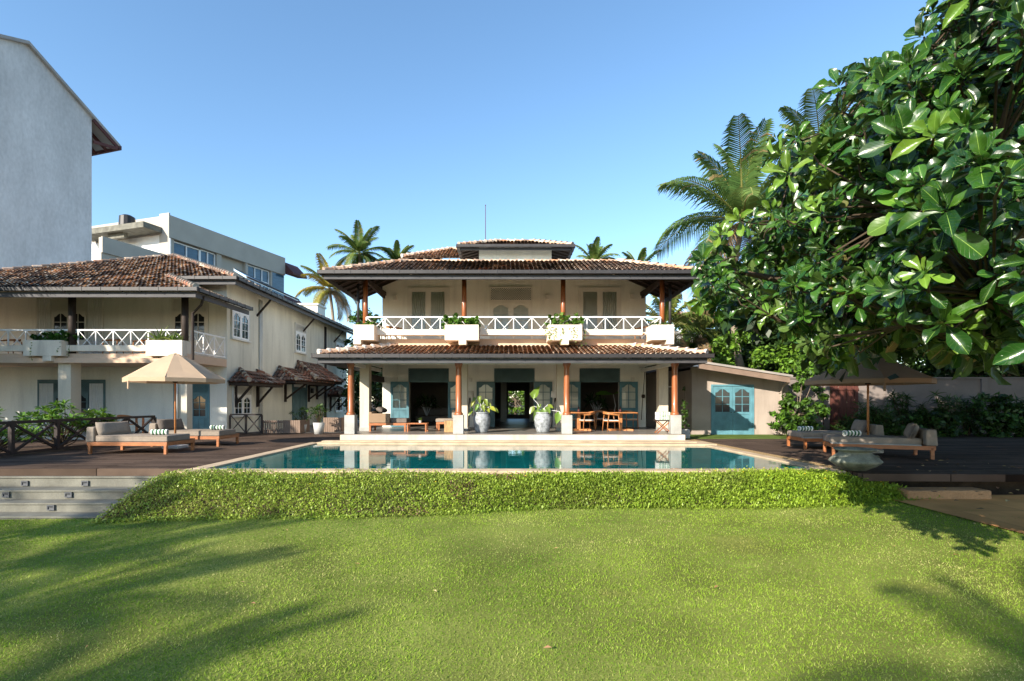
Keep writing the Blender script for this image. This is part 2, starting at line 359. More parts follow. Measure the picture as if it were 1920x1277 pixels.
def xrail(m, A, B, z0, z1, n, post=.05, rail=.06, diag=.035, both=True, posth=0):
    A = Vector(A); B = Vector(B); d = (B-A)/n
    m.bar(A+V(0,0,z1), B+V(0,0,z1), rail, rail)
    if both: m.bar(A+V(0,0,z0+.03), B+V(0,0,z0+.03), rail*.8, rail*.8)
    for i in range(n+1):
        p = A+d*i; m.bar(p+V(0,0,z0-posth), p+V(0,0,z1-rail/2), post, post)
    for i in range(n):
        p = A+d*i; q = p+d; s_ = d.normalized()*post/2; sd = d.normalized().cross(V(0,0,1))*.006
        m.bar(p+s_+sd+V(0,0,z0+.06), q-s_+sd+V(0,0,z1-rail/2), diag, diag)
        m.bar(p+s_-sd+V(0,0,z1-rail/2), q-s_-sd+V(0,0,z0+.06), diag, diag)
def leaf_door(O, u, n, w, h, wood, parent, pane='glass', split=.42, name='door_leaf', rows=3):
    O = Vector(O); u = Vector(u); n = Vector(n); m = M(); t = .045; st = w*.13
    g0 = h*split if split else st*1.0; g1 = h-st*1.1
    F = lambda a0,a1,b0,b1,c0,c1: m.fbox(O,u,n,a0,a1,b0,b1,c0,c1)
    F(0,st,0,t,0,h); F(w-st,w,0,t,0,h); F(st,w-st,0,t,g1,h); F(st,w-st,0,t,g0-st,g0)
    if split:
        F(st,w-st,0,t,0,st*1.4); F(st,w-st,.012,t-.018,st*1.4,g0-st)
        pw = (w-2*st)/2
        for k in (0,1): F(st+k*pw+.03,st+(k+1)*pw-.03,t-.018,t-.004,st*1.4+.05,g0-st-.05)
    F(w/2-.013,w/2+.013,.005,t-.006,g0,g1)
    for k in range(1,rows): c = g0+(g1-g0)*k/rows; F(st,w/2-.013,.006,t-.008,c-.013,c+.013); F(w/2+.013,w-st,.006,t-.008,c-.013,c+.013)
    pw = w/2-st; ah = min(.16,(g1-g0)*.16)
    for sgn in (0,1):
        prof = [(0,ah),(.2,ah*.95),(.38,ah*.72),(.55,ah*.36),(.75,ah*.12),(1,ah*.06),(1,-.002),(0,-.002)]
        P = [(st+a*pw if not sgn else w-st-a*pw, g1-b) for a,b in prof]
        m.prism([O+u*a+n*.008+V(0,0,b) for a,b in P], n*(t-.018))
    d = m.build(name, MT[wood], parent)
    g = M(); g.sheet([O+u*a+n*.02+V(0,0,b) for a,b in ((st,g0),(w-st,g0),(w-st,g1),(st,g1))]); g.build('pane', MT[pane], d)
    return d
def wall_open(m, x0, x1, z0, z1, y0, y1, ops):
    ops = sorted(ops); x = x0
    for a,b,c,d in ops:
        if a > x: m.box(x,a,y0,y1,z0,z1)
        if c > z0: m.box(a,b,y0,y1,z0,c)
        if d < z1: m.box(a,b,y0,y1,d,z1)
        x = b
    if x < x1: m.box(x,x1,y0,y1,z0,z1)
def curtain(m, O, u, n, w, h, folds=9, amp=.025):
    O = Vector(O); u = Vector(u); n = Vector(n); k = folds*6; vs = []
    for i in range(k+1):
        a = w*i/k; b = amp*math.sin(2*math.pi*folds*i/k)
        vs += [O+u*a+n*b, O+u*a+n*(b*.7)+V(0,0,h)]
    m.add(vs, [(2*i,2*i+2,2*i+3,2*i+1) for i in range(k)])
def lattice(m, O, u, n, w, h, sp=.085, bw=.02):
    O = Vector(O); u = Vector(u); n = Vector(n)
    for sgn in (1,-1):
        k = -h
        while k < w:
            a0,c0,a1,c1 = k,0.0,k+h,h
            if a0 < 0: c0 = -a0; a0 = 0
            if a1 > w: c1 = h-(a1-w); a1 = w
            if sgn < 0: c0,c1 = h-c0,h-c1
            if a1-a0 > .02: m.bar(O+u*a0+n*(.012*sgn)+V(0,0,c0), O+u*a1+n*(.012*sgn)+V(0,0,c1), bw, .008, up=n)
            k += sp
def frame(m, O, u, n, w, h, t=.07, d=.06, sill=True):
    m.fbox(O,u,n,-t,0,0,d,0,h+t); m.fbox(O,u,n,w,w+t,0,d,0,h+t); m.fbox(O,u,n,0,w,0,d-.003,h,h+t)
    if sill: m.fbox(O,u,n,-t-.04,w+t+.04,0,d+.05,-.07,0)
UX, UY, NF, NRT = V(1,0,0), V(0,1,0), V(0,-1,0), V(1,0,0)
# ---------------------------------------------------------------- the setting: ground, terrace, pool, lawn
def lawn_z(x): return -.62+.02*np.clip(x,-14,14)
PB = [(-6.62,11.25),(6.85,11.25),(6.67,17.25),(-6.70,18.0)]      # pool water outline
def ground():
    m = M(); m.box(-600,600,-400,900,-3,-1.25); tag(m.build('ground', MT['soil']), kind='structure')
    # lawn sheet with gentle undulation
    n = 60; xs = np.linspace(-40,8.05,n); ys = np.linspace(-40,11.2,n); gx,gy = np.meshgrid(xs,ys)
    gz = lawn_z(gx)+.03*(vnoise(gx,gy,3,.5)-.5)-.012
    idx = np.arange(n*n).reshape(n,n); F = np.stack([idx[:-1,:-1],idx[:-1,1:],idx[1:,1:],idx[1:,:-1]],-1).reshape(-1,4)
    lm = mat('lawn_soil', (.18,.205,.045), .95, .35, .8, .4, 60, .1, fine=.3)
    tag(npbuild('lawn', np.stack([gx,gy,gz],-1), F, lm), kind='structure')
    # site under buildings: terrace block around the pool hole
    m = M()
    m.box(-60,-6.95,11.42,110,-1.2,-.03); m.box(7.1,60,11.42,110,-1.2,-.031); m.box(-6.95,7.1,18.6,110,-1.2,-.032)
    tag(m.build('terrace_ground', MT['soil']), kind='structure')
    m = M(); m.box(-6.95,7.1,11.0,18.6,-1.9,-1.6); tag(m.build('pool_floor', MT['greengrey']), kind='structure')
    # decks
    m = M(); m.prism([V(-30,11.36,-.16),V(-6.98,11.36,-.16),V(-6.98,18.75,-.16),V(-6.2,18.75,-.16),V(-6.2,24,-.16),V(-30,24,-.16)], (0,0,.16))
    tag(m.build('left_deck', MT['deck']), kind='structure')
    m = M(); m.prism([V(7.35,10.55,-.15),V(26,9.9,-.15),V(26,20.3,-.15),V(7.05,20.3,-.15)], (0,0,.15))
    tag(m.build('right_deck', MT['deck']), kind='structure')
    # coping and pool edge gravel
    m = M()
    L0,L1 = V(-6.62,10.95,0),V(-6.70,18.0,0)
    def strip(a,b,wl,wr,z0,z1):
        d = (b-a).normalized(); s_ = V(d.y,-d.x,0)
        m.prism([a+s_*wl+V(0,0,z0),a+s_*wr+V(0,0,z0),b+s_*wr+V(0,0,z0),b+s_*wl+V(0,0,z0)][::1], (0,0,z1-z0))
    strip(V(-6.78,11.24,0),V(-6.86,18.3,0),-.17,.17,-.3,.022)
    strip(V(7.0,11.24,0),V(6.82,17.5,0),-.15,.17,-.3,.02)
    m.prism([V(-7.0,10.86,-.3),V(7.2,10.86,-.3),V(7.2,11.24,-.3),V(-7.0,11.24,-.3)], (0,0,.318))
    m.prism([V(-6.69,18.0,-.3),V(6.67,17.27,-.3),V(7.1,17.27,-.3),V(7.1,18.58,-.3),V(-6.69,18.58,-.3)], (0,0,.345))
    m.prism([V(-6.6,18.25,.045),V(6.6,17.75,.045),V(6.6,18.59,.045),V(-6.6,18.59,.045)], (0,0,.035))
    tag(m.build('pool_coping', MT['stone'], bevel=.012), kind='structure')
    m = M(); strip(V(7.3,11.3,0),V(7.08,20,0),-.16,.24,-.2,.006); strip(V(-6.97,11.36,0),V(-7.05,18.7,0),-.05,.035,-.2,.006)
    tag(m.build('gravel_strip', mat('ochre_gravel', (.42,.28,.13), .95, .5, 30, .8, 60, .2, fine=.4)), kind='structure')
    m = M(); m.sheet([V(x,y,-.015) for x,y in PB]); tag(m.build('pool_water', MT['water']), kind='structure')
    m = M()
    for i,(a,b) in enumerate([(-5.8,18.9)]): pass
    # left steps
    st = thing('garden_steps', 'weathered grey cement garden steps with small recessed lights', 'steps', (-18,10.8,-.8))
    m = M(); m.box(-40,-7.02,11.3,11.45,-.9,-.163); m.box(-40,-7.05,10.83,11.3,-.95,-.385); m.box(-40,-7.3,10.43,10.83,-1,-.575); m.box(-40,-7.5,10.02,10.43,-1.1,-.755)
    for y,z in ((10.83,-.385),(10.43,-.575),(10.02,-.755)): m.box(-40,-7.6+.1*(y-10),y-.025,y,z-.035,z+.001)
    m.box(-40,-7.02,11.27,11.3,-.2,-.164)
    m.build('tread', MT['step'], st, bevel=.006)
    for px,py,Y in ((48,906,11.3),(161,906,11.3),(13,927.5,10.83),(130,927.5,10.83),(97,951.5,10.43)):
        l = M(); x,z = X(px,Y),Z(py,Y)
        l.box(x-.075,x+.075,Y-.035,Y-.001,z+.035,z+.055); l.box(x-.075,x+.075,Y-.035,Y-.001,z-.055,z-.035); l.box(x-.075,x-.055,Y-.035,Y-.001,z-.035,z+.035); l.box(x+.055,x+.075,Y-.035,Y-.001,z-.035,z+.035)
        l.box(x-.055,x+.055,Y-.018,Y-.001,z-.035,z+.035)
        l.prism([V(x-.055,Y-.034,z+.03),V(x+.055,Y-.034,z+.03),V(x+.055,Y-.02,z+.0),V(x-.055,Y-.02,z+.0)], (0,.004,0))
        l.build('step_light', MT['steel'], st)
    # right side: one low stone step and a sloping flagstone path
    m = M(); m.box(7.95,9.6,10.12,10.56,-.6,-.27)
    tag(tag(m.build('stone_step', MT['path'], bevel=.03), 'low sandy stone step between the urn and the flagstone path', 'step'), kind='structure')
    m = M(); m.add([(7.6,10.5,-.44),(30,10.0,-.20),(30,7.4,-.40),(7.7,7.4,-.475),(30,1,-.46),(7.8,1,-.48)], [(0,3,2,1),(3,5,4,2)])
    pm = wave_grid('flagstones', (.52,.27,.10), (.36,.19,.075), 2.3, 1.3, .95, .012, .05, mortar_var=.15)[0]
    tag(m.build('path', pm), kind='structure')
    m = M(); m.prism([V(7.1,20.32,-.5),V(12.4,20.32,-.5),V(12.4,23.6,-.5),V(7.1,23.6,-.5)], (0,0,.51)); tag(m.build('back_lawn', mat('short_turf', (.10,.15,.03), .95, .3, 2, .5, 60, .1, fine=.3)), kind='structure')
    # shade courtyard paving behind left
    m = M(); m.box(-30,-6.2,24.004,60,-.3,-.02); tag(m.build('courtyard_paving', MT['paver']), kind='structure')
ground()

# bank with ground cover ------------------------------------------------
def bank_pt(s, t):
    """s 0..1 along the bank from left to right, t 0..1 from crest to foot"""
    x0 = -7.15+s*14.75; x1 = -7.75+s*16.2
    x = x0+(x1-x0)*t; yt = 10.95+.04*np.sin(s*9); yf = 9.62+.30*np.minimum(s*2,1)+.12*np.sin(s*14)+.25*np.clip((s-.86)/.14,0,1)
    y = yt+(yf-yt)*t; zt = -.05+.02*np.sin(s*23)+.02*np.sin(s*7+1); zt = zt-np.clip((s-.93)/.07,0,1)*.25-.0*t
    zt = np.where(s<.06, zt-.03*(1-s/.06), zt)
    zf = lawn_z(x); prof = np.clip(t,0,1.0)**1.35; bulge = .07*np.sin(np.pi*np.clip(t,0,1))
    return x, y, zt+(zf-zt)*prof+bulge
def bank():
    n,k = 120,14; s_,t_ = np.meshgrid(np.linspace(0,1,n), np.linspace(0,1.02,k)); x,y,z = bank_pt(s_,t_)
    idx = np.arange(n*k).reshape(k,n); F = np.stack([idx[:-1,:-1],idx[1:,:-1],idx[1:,1:],idx[:-1,1:]],-1).reshape(-1,4)
    tag(npbuild('bank', np.stack([x,y,z-.05],-1), F, MT['soil'], smooth=True), kind='structure')
    N = 88000; s = NR.random(N); t = NR.random(N)**.9*1.03-.02; t = np.where(NR.random(N)<.07, 1.0+np.abs(NR.normal(0,.10,N)), t); x,y,z = bank_pt(s,t)
    x += NR.normal(0,.02,N); hh = NR.random(N); hh = np.where(NR.random(N)<.06, hh*1.9, hh)
    thick = .5+.9*vnoise(x*1.0,y*2,5,1.6)
    z = z+hh*.065*thick-.02; y -= hh*.03
    yaw = NR.random(N)*2*np.pi; tilt = NR.uniform(-.2,1.2,N); Ln = NR.uniform(.028,.064,N); Wd = Ln*.5
    big = s > .45; Ln = Ln*(1+.25*big); 
    d = np.stack([np.cos(yaw)*np.cos(tilt), np.sin(yaw)*np.cos(tilt), np.sin(tilt)],-1); a = np.stack([-np.sin(yaw),np.cos(yaw),NR.uniform(-.4,.4,N)],-1)
    P = np.stack([x,y,z],-1); up = np.array([0,0,.12])*Ln[:,None]
    v0 = P; v1 = P+d*(Ln*.5)[:,None]+a*(Wd*.5)[:,None]+up; v2 = P+d*Ln[:,None]; v3 = P+d*(Ln*.5)[:,None]-a*(Wd*.5)[:,None]+up
    Vt = np.stack([v0,v1,v2,v3],1).reshape(-1,3); F = np.arange(N*4).reshape(N,4)
    tone = vnoise(x,y*2,9,1.1)*.45+NR.random(N)*.55; dry = np.clip(.62-s*.55+.5*(vnoise(x,y*3,12,.7)-.5),0,1)*NR.random(N)
    patch = (vnoise(x*1.0,y*1.5,21,.55)>.86)|(((x+.9)**2*3+(y-10.3)**2*3)<.25)
    g0 = np.array([.14,.25,.02]); g1 = np.array([.37,.51,.045]); br = np.array([.42,.34,.15])
    c = g0+(g1-g0)*tone[:,None]; c = c+(br-c)*(dry*.75)[:,None]; c = np.where((patch&(NR.random(N)<.28))[:,None], np.array([.20,.12,.07]), c)
    tag(npbuild('ground_cover', Vt, F, MT['leaf'], col=c), 'small leaved green ground cover on the bank below the pool', 'ground cover', kind='stuff')
    n = 46; s = NR.random(n)**.6*.95+.03; t = NR.random(n)**1.6*.8; x,y,z = bank_pt(s,t); m = M()
    for i in range(n):
        m.col((.75,.52,.02)); r = random.uniform(.012,.024); m.lathe([(0,0),(r,.008),(r*.4,.014),(0,.01)], (x[i],y[i]-.04,z[i]+.085), 6)
    tag(m.build('flowers', MT['attr']), 'tiny yellow flowers scattered over the ground cover', 'flowers', kind='stuff')
bank()
def grass():
    N = 520000; Y = 2.6+(11.2-2.6)*NR.random(N)**1.25; hw = 2.2+Y*1.12
    x = (NR.random(N)*2-1)*np.minimum(hw,11); keep = (x < 7.75+.75*vnoise(x*0,Y,77,2.2)+.25*NR.random(N)**2)
    s = np.clip((x+7.6)/15.6,0,1); yf = 9.62+.30*np.minimum(s*2,1)+.12*np.sin(s*14)+.25*np.clip((s-.86)/.14,0,1)
    keep &= (Y < np.where(x<-7.5, 10.0, np.where(x>7.9,10.0,yf+.10+.05*np.sin(x*7)+.06*np.sin(x*17+1)))); x = x[keep]; Y = Y[keep]; N = len(x)
    z = lawn_z(x)+.03*(vnoise(x,Y,3,.5)-.5)-.016
    pat = vnoise(x,Y,31,.55)*.5+vnoise(x,Y,32,1.5)*.3+vnoise(x,Y,33,4)*.2
    H = NR.uniform(.008,.020,N)*(.75+.6*pat); wd = .0038+.0010*Y; yaw = NR.random(N)*2*np.pi; lean = NR.uniform(.4,1.42,N); ly = NR.random(N)*2*np.pi
    d = np.stack([np.cos(ly)*np.sin(lean),np.sin(ly)*np.sin(lean),np.cos(lean)],-1); a = np.stack([np.cos(yaw),np.sin(yaw),np.zeros(N)],-1)
    P = np.stack([x,Y,z],-1); L_ = H*1.5
    v0 = P-a*(wd/2)[:,None]; v1 = P+a*(wd/2)[:,None]; v2 = P+d*L_[:,None]+a*(wd/5)[:,None]; v3 = P+d*L_[:,None]-a*(wd/5)[:,None]
    Vt = np.stack([v0,v1,v2,v3],1).reshape(-1,3); F = np.arange(N*4).reshape(N,4)
    p2 = np.clip((pat-.3)/.42,0,1); dryp = np.clip((vnoise(x,Y,41,.8)*.6+vnoise(x,Y,42,2.6)*.4-.52)*3.2,0,1); rnd = NR.random(N)
    g0 = np.array([.10,.205,.022]); g1 = np.array([.325,.445,.052]); st = np.array([.55,.48,.22])
    c = g0+(g1-g0)*(p2*.5+rnd*.5)[:,None]
    lim = np.clip((vnoise(x,Y,51,.45)-.62)*4,0,1); c = c+(np.array([.17,.30,.018])-c)*(lim*.7)[:,None]
    c = c+(st-c)*np.clip(dryp*.55*rnd+(rnd>.86)*.4,0,1)[:,None]
    bare = np.clip((vnoise(x*.8,Y*1.3,61,1.1)-.83)*8,0,1)*(x>1.0); c = c+(np.array([.27,.17,.09])-c)*(bare*.4)[:,None]
    tag(npbuild('grass', Vt, F, MT['grass'], col=c), 'closely mown green lawn grass with dry straw patches', 'grass', kind='stuff')
grass()
def fallen():
    m = M(); n = 26
    for i in range(n):
        y = random.uniform(4.2,9.6); x = random.uniform(-y*.95,min(7.6,y*1.0)); z = float(lawn_z(np.array(x)))+.02; a = random.random()*6.3; L_ = random.uniform(.018,.042)
        m.col(random.choice([(.36,.24,.10),(.42,.33,.16),(.25,.13,.06),(.34,.33,.10)])); d = V(math.cos(a),math.sin(a),random.uniform(-.1,.3))*L_; s_ = V(-math.sin(a),math.cos(a),random.uniform(-.3,.3))*L_*.35
        p = V(x,y,z); m.add([p-d,p+s_+V(0,0,.012),p+d,p-s_+V(0,0,.01)], [(0,1,2,3)])
    for i in range(90):
        x = random.uniform(8.0,11.5); y = random.uniform(7.3,10.4) if i < 55 else random.uniform(10.7,14); z = (-.44+.19*max(0,min(1,(y-7.4)/3.0))+.02) if i < 55 else .012; a = random.random()*6.3; L_ = random.uniform(.03,.07)
        m.col(random.choice([(.30,.17,.07),(.42,.30,.12),(.20,.10,.05),(.12,.08,.04)])); d = V(math.cos(a),math.sin(a),random.uniform(-.1,.2))*L_; s_ = V(-math.sin(a),math.cos(a),.1)*L_*.5
        p = V(x,y,z); m.add([p-d,p+s_+V(0,0,.015),p+d,p-s_+V(0,0,.01)], [(0,1,2,3)])
    tag(m.build('fallen_leaves', MT['attr']), 'small dry fallen leaves scattered on the lawn, deck and path', 'leaves', kind='stuff')
fallen()
# ---------------------------------------------------------------- the main house
def main_house():
    H = thing('main_house', 'two storey cream villa with tiled roofs and wooden columns behind the pool', 'house', (.3,24,0))
    yw = 23.9; FL = .28; UF = 4.0
    m = M(); m.box(-6.06,6.49,18.6,36,-.3,FL-.012); m.build('plinth', MT['slabface'], H, bevel=.012)
    m = M(); m.box(-5.98,6.42,18.75,36,FL-.011,FL); m.build('veranda_floor', MT['verfloor'], H)
    # ground floor walls (hollow, open doors)
    D = [(-4.55,-2.73),(-.55,1.27),(3.43,5.25)]
    m = M(); wall_open(m,-5.8,6.5,FL,UF-.4,yw,yw+.2,[(a,b,FL,2.99) for a,b in D])
    m.box(-5.8,-5.6,yw+.2,36,FL,UF-.4); m.box(6.3,6.5,yw+.2,36,FL,UF-.4)
    m.build('ground_floor_wall', MT['cream'], H)
    m = M(); wall_open(m,-5.6,6.3,FL,UF-.4,35.8,36,[(.1,1.25,.55,2.2)]); wall_open(m,-1.4,-1.2,FL,UF-.4,yw+.2,35.8,[]); wall_open(m,1.9,2.1,FL,UF-.4,yw+.2,35.8,[])
    m.box(-5.6,-1.4,30,30.1,FL,UF-.4); m.box(2.1,6.3,29,29.1,FL,UF-.4); m.build('interior_wall', MT['room'], H)
    m = M(); m.box(-.35,.0,30,30.3,FL,3.5); m.box(1.35,1.7,30,30.3,FL,3.5); m.build('interior_pillar', MT['cream'], H)
    # upper floor block
    m = M(); m.box(-5.8,6.5,yw,36,UF,7.55); m.build('upper_floor_wall', MT['cream'], H)
    m = M(); m.box(-5.95,6.65,20.62,36.2,UF-.42,UF-.001); m.build('balcony_slab', MT['peach'], H, bevel=.01)
    # doors
    for (a,b) in D:
        w = .85; leaf_door((a-w,yw-.06,FL+.02),UX,NF,w,2.1,'greengrey' if a<0 and a>-1 else 'blue',H,'glass')
        leaf_door((b,yw-.06,FL+.02),UX,NF,w,2.1,'greengrey' if a<0 and a>-1 else 'blue',H,'glass')
        t = M(); frame(t,V(a,yw,FL),UX,NF,b-a,2.71,.03,.05,False); t.fbox(V(a,yw,FL),UX,NF,0,b-a,-.1,.045,2.1,2.17); d = t.build('door_frame', MT['greengrey'], H)
        t = M(); lattice(t,V(a,yw-.02,2.45),UX,NF,b-a,.54,.095,.03); t.build('transom_lattice', MT['greengrey'], d)
        t = M(); t.box(a,b,yw+.1,yw+.11,2.45,2.99); t.build('transom_backing', MT['greengrey'], d)
    # upper windows and door
    for a,b in ((-4.55,-2.76),(3.43,5.25)):
        t = M(); O = V(a,yw,4.02); w = b-a; frame(t,O,UX,NF,w,2.70,.08,.06,False); wd = t.build('window', MT['white_trim'], H)
        t = M()
        for k in (0,1):
            o2 = O+V(k*w/2,0,0); h = 2.70; t.fbox(o2,UX,NF,0,.13,.005,.05,0,h); t.fbox(o2,UX,NF,w/2-.13,w/2,.005,.05,0,h); t.fbox(o2,UX,NF,.13,w/2-.13,.005,.05,h-.14,h); t.fbox(o2,UX,NF,.13,w/2-.13,.005,.05,0,.5)
        t.build('sash', MT['white_trim'], wd)
        for k in (0,1):
            t = M(); curtain(t,O+V(k*w/2+.13,-.028,.5),UX,NF,w/2-.26,2.06,7,.02); t.build('curtain', MT['curtain'], wd)
            t = M(); o2 = O+V(k*w/2+.13,-.052,.5); t.sheet([o2,o2+V(w/2-.26,0,0),o2+V(w/2-.26,0,2.06),o2+V(0,0,2.06)]); t.build('pane', MT['glass'], wd)
    t = M(); O = V(-.9+.17,yw,4.02); frame(t,O,UX,NF,1.86,2.74,.07,.06,False); t.fbox(O,UX,NF,0,1.86,0,.05,2.1,2.2); wd = t.build('door_frame', MT['white_trim'], H)
    t = M(); t.fbox(O,UX,NF,0,1.86,.001,.01,2.2,2.74); t.build('transom_backing', MT['greengrey'], wd)
    t = M(); lattice(t,O+V(0,-.03,2.2),UX,NF,1.86,.54,.1,.028); t.build('transom_lattice', MT['white_trim'], wd)
    t = M(); t.fbox(O,UX,NF,0,1.86,.001,.012,0,2.1); t.build('door_backing', MT['curtain'], wd)
    for k in (0,1): leaf_door(O+V(k*.93,-.014,0),UX,NF,.93,2.1,'white_trim',H,'glass',.40)
    # columns: lower on pedestals, pillars, upper
    for cx in (-5.81,-1.79,2.24,6.27):
        t = M(); t.lathe([(.0,.70),(.16,.70),(.165,.74),(.14,.79),(.115,.82),(.112,1.6),(.102,2.4),(.105,2.46),(.125,2.53),(.15,2.58),(.165,2.64),(0,2.64)], (cx,19.1,FL), 20); c = t.build('column', MT['wood'], H, smooth=True)
        md = c.modifiers.new('edge','EDGE_SPLIT'); md.split_angle = R(50)
        t = M(); t.box(cx-.19,cx+.19,18.91,19.29,FL,FL+.70); t.build('pedestal', MT['concrete'], c, bevel=.012)
        px_ = cx+(.14 if cx > 5 else 0)
        t = M(); t.box(px_-.19,px_+.19,20.9,21.28,FL,UF-.43); t.build('pillar', MT['pillar'], H, bevel=.01)
        t = M(); t.box(px_-.205,px_+.205,20.885,21.295,FL+.001,FL+.14); t.build('pillar_skirting', MT['concrete'], H)
        t = M(); t.tube([V(cx+.06,20.85,UF+.2),V(cx+.06,20.85,6.45)],[.105,.095],16,True); t.build('upper_column', MT['wood'], H, smooth=True)
    # lower eaves: fascia, gutter, roof
    LE = (-6.77,7.2,18.3,3.13); x0,x1,ye,ze = LE; tl = .24; yb = 20.62; dz = (yb-ye)*tl; zt = ze+dz; d = yb-ye
    t = M()
    slope(t,[V(x0,ye,ze),V(x1,ye,ze),V(x1-d,yb,zt),V(x0+d,yb,zt)],PAL_LIGHT)
    slope(t,[V(x0,yb+3.6,ze),V(x0,ye,ze),V(x0+d,yb,zt),V(x0+d,yb+3.6,zt)],PAL_LIGHT)
    slope(t,[V(x1,ye,ze),V(x1,yb+3.6,ze),V(x1-d,yb+3.6,zt),V(x1-d,yb,zt)],PAL_LIGHT)
    t.build('lower_roof', MT['tile'], H)
    t = M(); ridge(t,V(x0+.05,ye+.05,ze+.10),V(x0+d,yb,zt+.06)); t.build('hip_tiles', MT['tile'], H)
    t = M(); ridge(t,V(x1-.05,ye+.05,ze+.10),V(x1-d,yb,zt+.06)); t.build('hip_tiles', MT['tile'], H)
    t = M(); gutter(t,V(x0-.15,ye,ze-.02),V(x1+.15,ye,ze-.02)); gutter(t,V(x0,ye,ze-.021),V(x0,yb+3.6,ze-.021),(-1,0,0)); gutter(t,V(x1,ye,ze-.021),V(x1,yb+3.6,ze-.021),(1,0,0)); t.build('gutter', MT['gutter'], H)
    t = M(); t.box(x0+.02,x1-.02,ye+.02,ye+.06,2.86,ze-.10); t.box(x0+.02,x0+.06,ye+.06,yb+3.5,2.86,ze-.10); t.box(x1-.06,x1-.02,ye+.06,yb+3.5,2.86,ze-.10); t.build('fascia', MT['fascia'], H)
    t = M()
    for i in range(24): xx = x0+.6+i*.56; dd = min(d,xx-x0,x1-xx)-.15; t.bar(V(xx,ye+.08,ze-.14),V(xx,ye+dd,ze+dd*tl-.14),.06,.09)
    for s_,xe in ((1,x0),(-1,x1)):
        t.bar(V(xe+s_*.97,19.1,2.90),V(xe+s_*.97,23.5,2.90),.10,.14); t.bar(V(xe+s_*.95,21.3,3.3),V(xe+s_*.95,23.8,3.3),.18,.5)
    t.bar(V(-5.9,19.1,2.96),V(6.4,19.1,2.96),.12,.16)
    t.build('veranda_beam', MT['cream'], H)
    # roller blinds between pillars and wall
    t = M(); t.box(-5.75,-5.68,21.35,23.8,2.35,2.62); t.build('roller_blind', MT['darkwood'], H)
    # balcony: band beam, planters, balustrade
    bz0,bz1,yf = 4.10,4.32,20.15
    t = M()
    for a,b in ((-5.25,-2.37),(-1.06,1.60),(2.94,5.35)): t = M(); t.box(a,b,yf-.0,yf+.28,bz0,bz1); t.build('balcony_band', MT['planter'], H, bevel=.01)
    t = M(); xrail(t,V(-5.6,20.5,UF),V(6.15,20.5,UF),.0,.86,16,.032,.05,.021,False)
    xrail(t,V(-5.65,20.6,UF),V(-5.65,23.8,UF),.0,.85,4,.032,.05,.021,False); xrail(t,V(6.2,20.6,UF),V(6.2,23.8,UF),.0,.85,4,.032,.05,.021,False); t.build('balustrade', MT['white_paint'], H)
    YP = 19.7
    def planter(cx,w,h,stem,y0=YP,dep=.9):
        t = M(); zt_ = 4.44; t.box(cx-w/2,cx+w/2,y0,y0+.09,zt_-h,zt_); t.box(cx-w/2,cx+w/2,y0+dep-.09,y0+dep,zt_-h,zt_); t.box(cx-w/2,cx-w/2+.09,y0+.09,y0+dep-.09,zt_-h,zt_); t.box(cx+w/2-.09,cx+w/2,y0+.09,y0+dep-.09,zt_-h,zt_); t.box(cx-w/2+.09,cx+w/2-.09,y0+.09,y0+dep-.09,zt_-h,zt_-.1)
        t.box(stem-.145,stem+.145,y0,y0+.95,zt_-h-.17,zt_-h); t.build('planter_box', MT['planter'], H, bevel=.012)
    planter(-5.5,.80,.59,-5.76); planter(-1.73,1.31,.60,-1.70); planter(2.25,1.32,.60,2.25); planter(6.02,.86,.59,6.30)
    # upper roof
    x0,x1,ye,ze = -7.04,7.55,19.6,6.42; tl = .42; d = 2.72; yb = ye+d; zt = ze+d*tl; xb0,xb1 = x0+d,x1-d; yk = 24.4
    t = M(); slope(t,[V(x0,ye,ze),V(x1,ye,ze),V(xb1,yb,zt),V(xb0,yb,zt)],PAL_DARK)
    slope(t,[V(x0,yk,ze),V(x0,ye,ze),V(xb0,yb,zt),V(xb0,yk,zt)],PAL_DARK); slope(t,[V(x1,ye,ze),V(x1,yk,ze),V(xb1,yk,zt),V(xb1,yb,zt)],PAL_DARK)
    t.col((.06,.04,.03)); t.box(xb0,xb1,yb+.02,36.3,zt-.25,zt-.03); t.build('upper_roof', MT['tile'], H)
    t = M()
    t = M(); ridge(t,V(x0+.05,ye+.05,ze+.09),V(xb0,yb,zt+.05),pal=PAL_LIGHT,mortar=(.36,.27,.21)); t.build('hip_tiles', MT['tile'], H)
    t = M(); ridge(t,V(x1-.05,ye+.05,ze+.09),V(xb1,yb,zt+.05),mortar=(.36,.27,.21)); t.build('hip_tiles', MT['tile'], H)
    t = M(); ridge(t,V(xb0,yb,zt+.03),V(xb1,yb,zt+.03),.08,pal=PAL_LIGHT,mortar=(.36,.26,.19)); t.build('hip_tiles', MT['tile'], H)
    t = M(); gutter(t,V(x0-.15,ye,ze),V(x1+.15,ye,ze)); gutter(t,V(x0,ye,ze-.002),V(x0,yk,ze-.002),(-1,0,0)); gutter(t,V(x1,ye,ze-.002),V(x1,yk,ze-.002),(1,0,0)); t.build('gutter', MT['gutter'], H)
    t = M(); t.box(x0+.02,x1-.02,ye+.02,ye+.06,ze-.25,ze-.08); t.box(x0+.02,x0+.06,ye+.06,yk,ze-.25,ze-.08); t.box(x1-.06,x1-.02,ye+.06,yk,ze-.25,ze-.08); t.build('fascia', MT['fascia'], H)
    t = M()
    for i in range(20): xx = x0+.9+i*.7; dd = min(d,xx-x0,x1-xx)-.15; t.bar(V(xx,ye+.1,ze-.12),V(xx,ye+dd,ze+dd*tl-.16),.06,.10)
